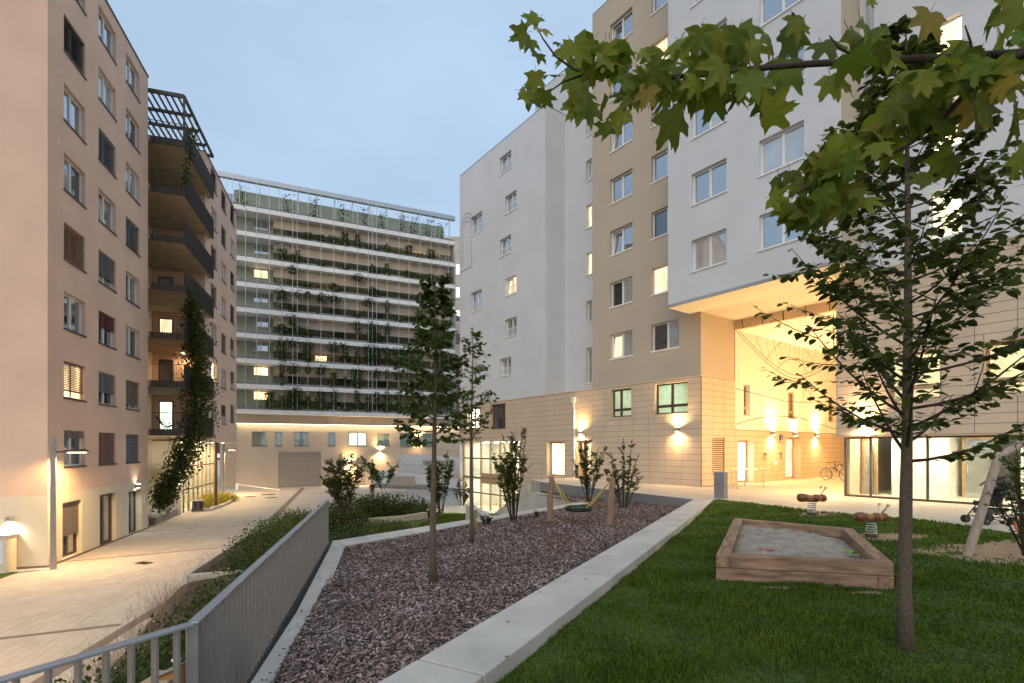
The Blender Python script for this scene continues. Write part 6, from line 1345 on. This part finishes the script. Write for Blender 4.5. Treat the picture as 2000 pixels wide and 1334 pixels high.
# deck chair on the lowest balcony
cA, cB = FLF.A(312, .2), .2; o = thing('deck_chair', 'dark folding deck chair on the lowest balcony', 'chair', (*FLF.W(13.6, .3), 2.87), FLF.rot + R(90))
MB().tube([(-.45, -.25, 0), (.4, -.25, .95)], .018).tube([(-.45, .25, 0), (.4, .25, .95)], .018).tube([(.45, -.25, 0), (-.5, -.25, .42)], .018).tube([(.45, .25, 0), (-.5, .25, .42)], .018).build('frame', 'timber', o)
MB().add([(.4, -.24, .95), (.4, .24, .95), (.05, .24, .42), (.05, -.24, .42), (-.2, .24, .3), (-.2, -.24, .3), (-.5, .24, .42), (-.5, -.24, .42)], [(0, 1, 2, 3), (3, 2, 4, 5), (5, 4, 6, 7)]).build('sling', 'fabric_black', o)

# person in the yard
def person(px, py, Y, label):
    b = P3(px, py, Y); o = thing('person', label, 'person', (b.x, b.y, ALLEY), R(20)); me = bpy.data.meshes.new('body'); s = .96
    J = [(0, 0, .92), (0, .0, 1.15), (0, .02, 1.40), (0, .0, 1.50), (0, -.01, 1.60), (0, -.01, 1.70), (-.18, 0, 1.38), (-.25, -.04, 1.10), (-.20, -.18, .92), (.18, 0, 1.38), (.25, -.04, 1.10), (.20, -.18, .92), (-.09, 0, .88), (-.11, -.05, .48), (-.10, .03, .07), (-.10, -.12, .03), (.09, 0, .88), (.11, .05, .48), (.12, .14, .08), (.12, .0, .03), (-.19, -.25, .86), (.19, -.25, .86)]
    E = [(0, 1), (1, 2), (2, 3), (3, 4), (4, 5), (2, 6), (6, 7), (7, 8), (2, 9), (9, 10), (10, 11), (0, 12), (12, 13), (13, 14), (14, 15), (0, 16), (16, 17), (17, 18), (18, 19), (8, 20), (11, 21)]
    rad = [.14, .13, .13, .055, .085, .075, .065, .045, .035, .065, .045, .035, .085, .06, .04, .035, .085, .06, .04, .035, .028, .028]
    me.from_pydata([tuple(c * s for c in j) for j in J], E, []); ob = link('body', me, o); md = ob.modifiers.new('skin', 'SKIN'); ob.modifiers.new('sub', 'SUBSURF').levels = 1
    for i, v in enumerate(me.skin_vertices[0].data): v.radius = (rad[i], rad[i]); v.use_root = (i == 0)
    bpy.context.view_layer.update(); dgr = bpy.context.evaluated_depsgraph_get(); m2 = bpy.data.meshes.new_from_object(ob.evaluated_get(dgr)); ob.modifiers.clear(); ob.data = m2; m2.materials.clear()
    for k in ('skin', 'red_cloth', 'jeans'): m2.materials.append(M[k])
    for p in m2.polygons: z = p.center.z / s; p.material_index = 0 if z > 1.44 or (z < 1.0 and abs(p.center.x) > .15 and z > .84) else (1 if z > .9 else 2); p.use_smooth = True
    MB().lathe([(.01, -.02), (.088, .0), (.092, .05), (.07, .10), (.02, .125)], 12, (0, .015, 1.575)).build('hair', 'black_rubber', o, smooth=True)
    MB().lathe([(.006, 0), (.01, -.015)], 6, (0, -.10, 1.575)).build('nose', 'skin', o)
person(727, 960, 46, 'person in a dark red top standing behind the hedge in the yard')

# fallen leaves on the kerbs and the bark
X, Y, r = polar(2600, 3.2, 20, -.9, .5, 1.2); k = inpoly(X, Y, bp_); X, Y = X[k][:260], Y[k][:260]; pts = [(x, y, zbark(x, y) + .018) for x, y in zip(X, Y)]
for i in range(70): q = rng.random() ** 1.4; p = Vector(poly_at(Lc, .25 + .75 * q)); u = Vector(poly_at(Lo, .25 + .75 * q)); c = p.lerp(u, rng.random()); pts.append((c.x, c.y, -.403))
for i in range(60): q = rng.random(); c = fi[0].lerp(fi[1], q).lerp(fo[0].lerp(fo[1], q), rng.random()); pts.append((c.x, c.y, -.403))
for i in range(26): c = E0 + Dw * rng.uniform(-1, 14) - Nw * WW * rng.random(); pts.append((c.x, c.y, .007))
n = len(pts); C = np.array(pts); ux, uy = rotmats(n, .25); s_ = npr.uniform(.012, .03, n)[:, None]; Q = np.stack([C - ux * s_, C + uy * s_ * .55, C + ux * s_, C - uy * s_ * .55], 1).reshape(-1, 3)
leafmat('leaf_fallen', (.10, .06, .03), (.16, .11, .05), .1, .5); tag(npmesh('fallen_leaves', Q, 4, 'leaf_fallen'), 'small dry fallen leaves scattered on kerbs and bark chips', kind='stuff')

# ================================================================ MAPLE BRANCHES IN THE FOREGROUND
mp_ = thing('maple_tree', 'maple tree reaching in from the right with large lobed leaves', 'tree', (4.1, 1.6, -.16))
MB().tube([(0, 0, -.1), (.02, .02, 1.6), (-.05, .0, 3.2), (-.02, .05, 5.2)], [.16, .13, .11, .07], 12).build('trunk', 'bark_dark', mp_, smooth=True)
ml = Vector(mp_.location)
def mleaf(k):
    """five lobed toothed leaf: base at the origin, tip at x = 1"""
    rr = random.Random(k); half = [(0, 1.0), (7, .80), (12, .84), (17, .64), (27, .56), (36, .66), (41, .86), (48, 1.0), (54, .84), (60, .86), (66, .62), (79, .53), (90, .58), (101, .78), (110, .60), (124, .46), (148, .36), (172, .2)]
    P_ = [(a, r_ * rr.uniform(.93, 1.07)) for a, r_ in half] + [(-a, r_ * rr.uniform(.93, 1.07)) for a, r_ in half[1:][::-1]]
    cup = rr.uniform(-.10, .30); dr = rr.uniform(.10, .55); tw = rr.uniform(-.3, .3); fold = rr.uniform(.0, .12)
    def sh(a, r_, mid):
        x = .27 + r_ * math.cos(R(a)) * .73; y = r_ * math.sin(R(a)) * .66; v = min(abs(abs(a) - q) for q in (0, 48, 101)) / 24
        return (x, y * (1 - .12 * abs(cup)), cup * abs(y) - dr * (x - .2) ** 2 * .55 - .35 * dr * y * y + tw * x * y + fold * (min(1, v) - .4) * r_ * (1.2 if not mid else .9))
    n = len(P_); vs = [sh(a, r_, False) for a, r_ in P_] + [sh(a, r_ * .5, True) for a, r_ in P_] + [sh(0, .0, True)]
    fs = [(i, (i + 1) % n, n + (i + 1) % n, n + i) for i in range(n)] + [(n + i, n + (i + 1) % n, 2 * n) for i in range(n)]
    m = MB().add(vs, fs); m.tube([(.12, 0, .0), (-.04, .0, .02), (-.13, .02, .04)], [.009, .008, .009], 4); return m
MLV = [mleaf(k).mesh('leaf', 'leaf_maple') for k in range(9)] + [mleaf(50 + k).mesh('leaf', 'leaf_yellow') for k in range(2)]
for me in MLV: me.polygons.foreach_set('use_smooth', [True] * len(me.polygons))
r6 = random.Random(21)
limbs = [  # branches as photo pixels with their distance
    ([(2350, 60, 1.75), (2010, 103, 1.95), (1850, 113, 2.0), (1690, 119, 2.05), (1560, 126, 2.1), (1470, 134, 2.15), (1380, 146, 2.2), (1280, 152, 2.25), (1180, 148, 2.3), (1120, 135, 2.35)], .017),
    ([(2020, 95, 1.9), (1950, 128, 1.95), (1890, 178, 2.0), (1840, 232, 2.0), (1770, 286, 2.05), (1690, 322, 2.1), (1630, 352, 2.1), (1600, 370, 2.15)], .013),
    ([(1120, 135, 2.35), (1085, 110, 2.38), (1060, 75, 2.4), (1045, 45, 2.4)], .006), ([(1150, 142, 2.32), (1100, 160, 2.36), (1065, 185, 2.4)], .006),
    ([(1600, 370, 2.15), (1592, 400, 2.15), (1575, 430, 2.15)], .005), ([(1630, 352, 2.1), (1570, 370, 2.15), (1530, 390, 2.2)], .005), ([(1690, 119, 2.05), (1640, 95, 2.1), (1620, 70, 2.1)], .007),
    ([(1900, 110, 2.0), (1895, 80, 1.95), (1885, 50, 1.95)], .006), ([(1320, 150, 2.22), (1340, 200, 2.2), (1335, 225, 2.2)], .004), ([(2100, 90, 1.85), (2060, 40, 1.85), (1985, 15, 1.85)], .007), ([(1770, 286, 2.05), (1775, 330, 2.0), (1800, 345, 2.0)], .005), ([(2150, 200, 1.8), (2080, 260, 1.8), (2010, 300, 1.8)], .006)]
lw_ = []
for pts_, rad in limbs:
    q = [P3(*p) - ml for p in pts_]; MB().tube(q, [rad * (1 - .6 * i / (len(q) - 1)) for i in range(len(q))], 8).build('branch', 'bark_dark', mp_, smooth=True); lw_.append(q)
MB().tube([Vector((-.05, 0, 3.2)), lerp(Vector((-.05, 0, 3.2)), lw_[0][0], .5) + Vector((0, 0, .1)), lw_[0][0]], [.05, .03, .018], 8).build('branch', 'bark_dark', mp_); MB().tube([lerp(Vector((-.05, 0, 3.2)), lw_[0][0], .8), lw_[1][0]], [.02, .014], 8).build('branch', 'bark_dark', mp_)
MB().tube([Vector((-.05, 0, 2.2)), lw_[-1][0]], [.03, .008], 8).build('branch', 'bark_dark', mp_); MB().tube([lw_[0][0], lw_[9][0]], [.014, .008], 8).build('branch', 'bark_dark', mp_)
spec = []   # leaf centres (px, py), size in px, depth
def band(x0, x1, y0f, y1f, n, s0_, s1_):
    for _ in range(n):
        px = r6.uniform(x0, x1); py = r6.uniform(y0f(px), y1f(px)); spec.append((px, py, r6.uniform(s0_, s1_)))
band(1100, 1300, lambda x: 95, lambda x: 215, 36, 42, 64); band(1300, 1500, lambda x: 85 - (x - 1300) * .12, lambda x: 195, 26, 50, 78); band(1500, 2000, lambda x: 45, lambda x: 172, 26, 54, 84)
band(1560, 1860, lambda x: 400 - (x - 1560) * .85 - 40, lambda x: 400 - (x - 1560) * .85 + 50, 36, 48, 80); band(1800, 1990, lambda x: 130, lambda x: 250, 9, 60, 90); band(1515, 1700, lambda x: 325, lambda x: 422, 16, 40, 60)
band(2010, 2340, lambda x: 20, lambda x: 170, 34, 60, 92); band(2010, 2140, lambda x: 190, lambda x: 300, 8, 60, 80)
for px, py, s in ((1040, 40, 42), (1062, 62, 36), (1015, 70, 46), (1038, 88, 34), (1090, 85, 22), (1052, 112, 34), (1045, 160, 44), (1040, 190, 50), (1070, 195, 34), (1075, 145, 40), (1030, 185, 40), (1150, 220, 55), (1120, 215, 42), (1205, 230, 58), (1180, 255, 45), (1318, 248, 88), (1240, 195, 60), (1390, 205, 66), (1455, 165, 66), (1520, 215, 72), (1490, 205, 55), (1645, 160, 72), (1785, 145, 70), (1900, 215, 80), (1960, 145, 72), (1935, 40, 60), (1975, 25, 85), (1990, 40, 80), (1998, 315, 66), (1860, 330, 60), (1840, 320, 60), (1800, 345, 55), (1545, 430, 52), (1580, 440, 48), (1530, 395, 40), (1610, 430, 50), (1650, 405, 55), (1705, 2, 26), (1700, 395, 55), (1660, 290, 60), (1735, 300, 66)): spec.append((px, py, s))
for px, py, s in spec:
    Yd = lerp(2.4, 1.9, min(1, max(0, (px - 1040) / 960))) + r6.uniform(-.14, .14); c = P3(px, py, Yd) - ml; sw_ = s * Yd / F
    aa = r6.gauss(-1.45, .8); d = Vector((math.cos(aa), r6.gauss(0, .45), math.sin(aa) * .9)).normalized(); up = Vector((r6.gauss(0, .35), -1 if r6.random() < .85 else 1, r6.gauss(.25, .5)))
    if r6.random() < .16: up = Vector((r6.gauss(0, 1), r6.gauss(0, .4), 1))
    me = r6.choice(MLV[:9]) if r6.random() < .88 else r6.choice(MLV[9:]); place_leaf(me, mp_, c - d * sw_ * .5, d, up, sw_ * 1.05)
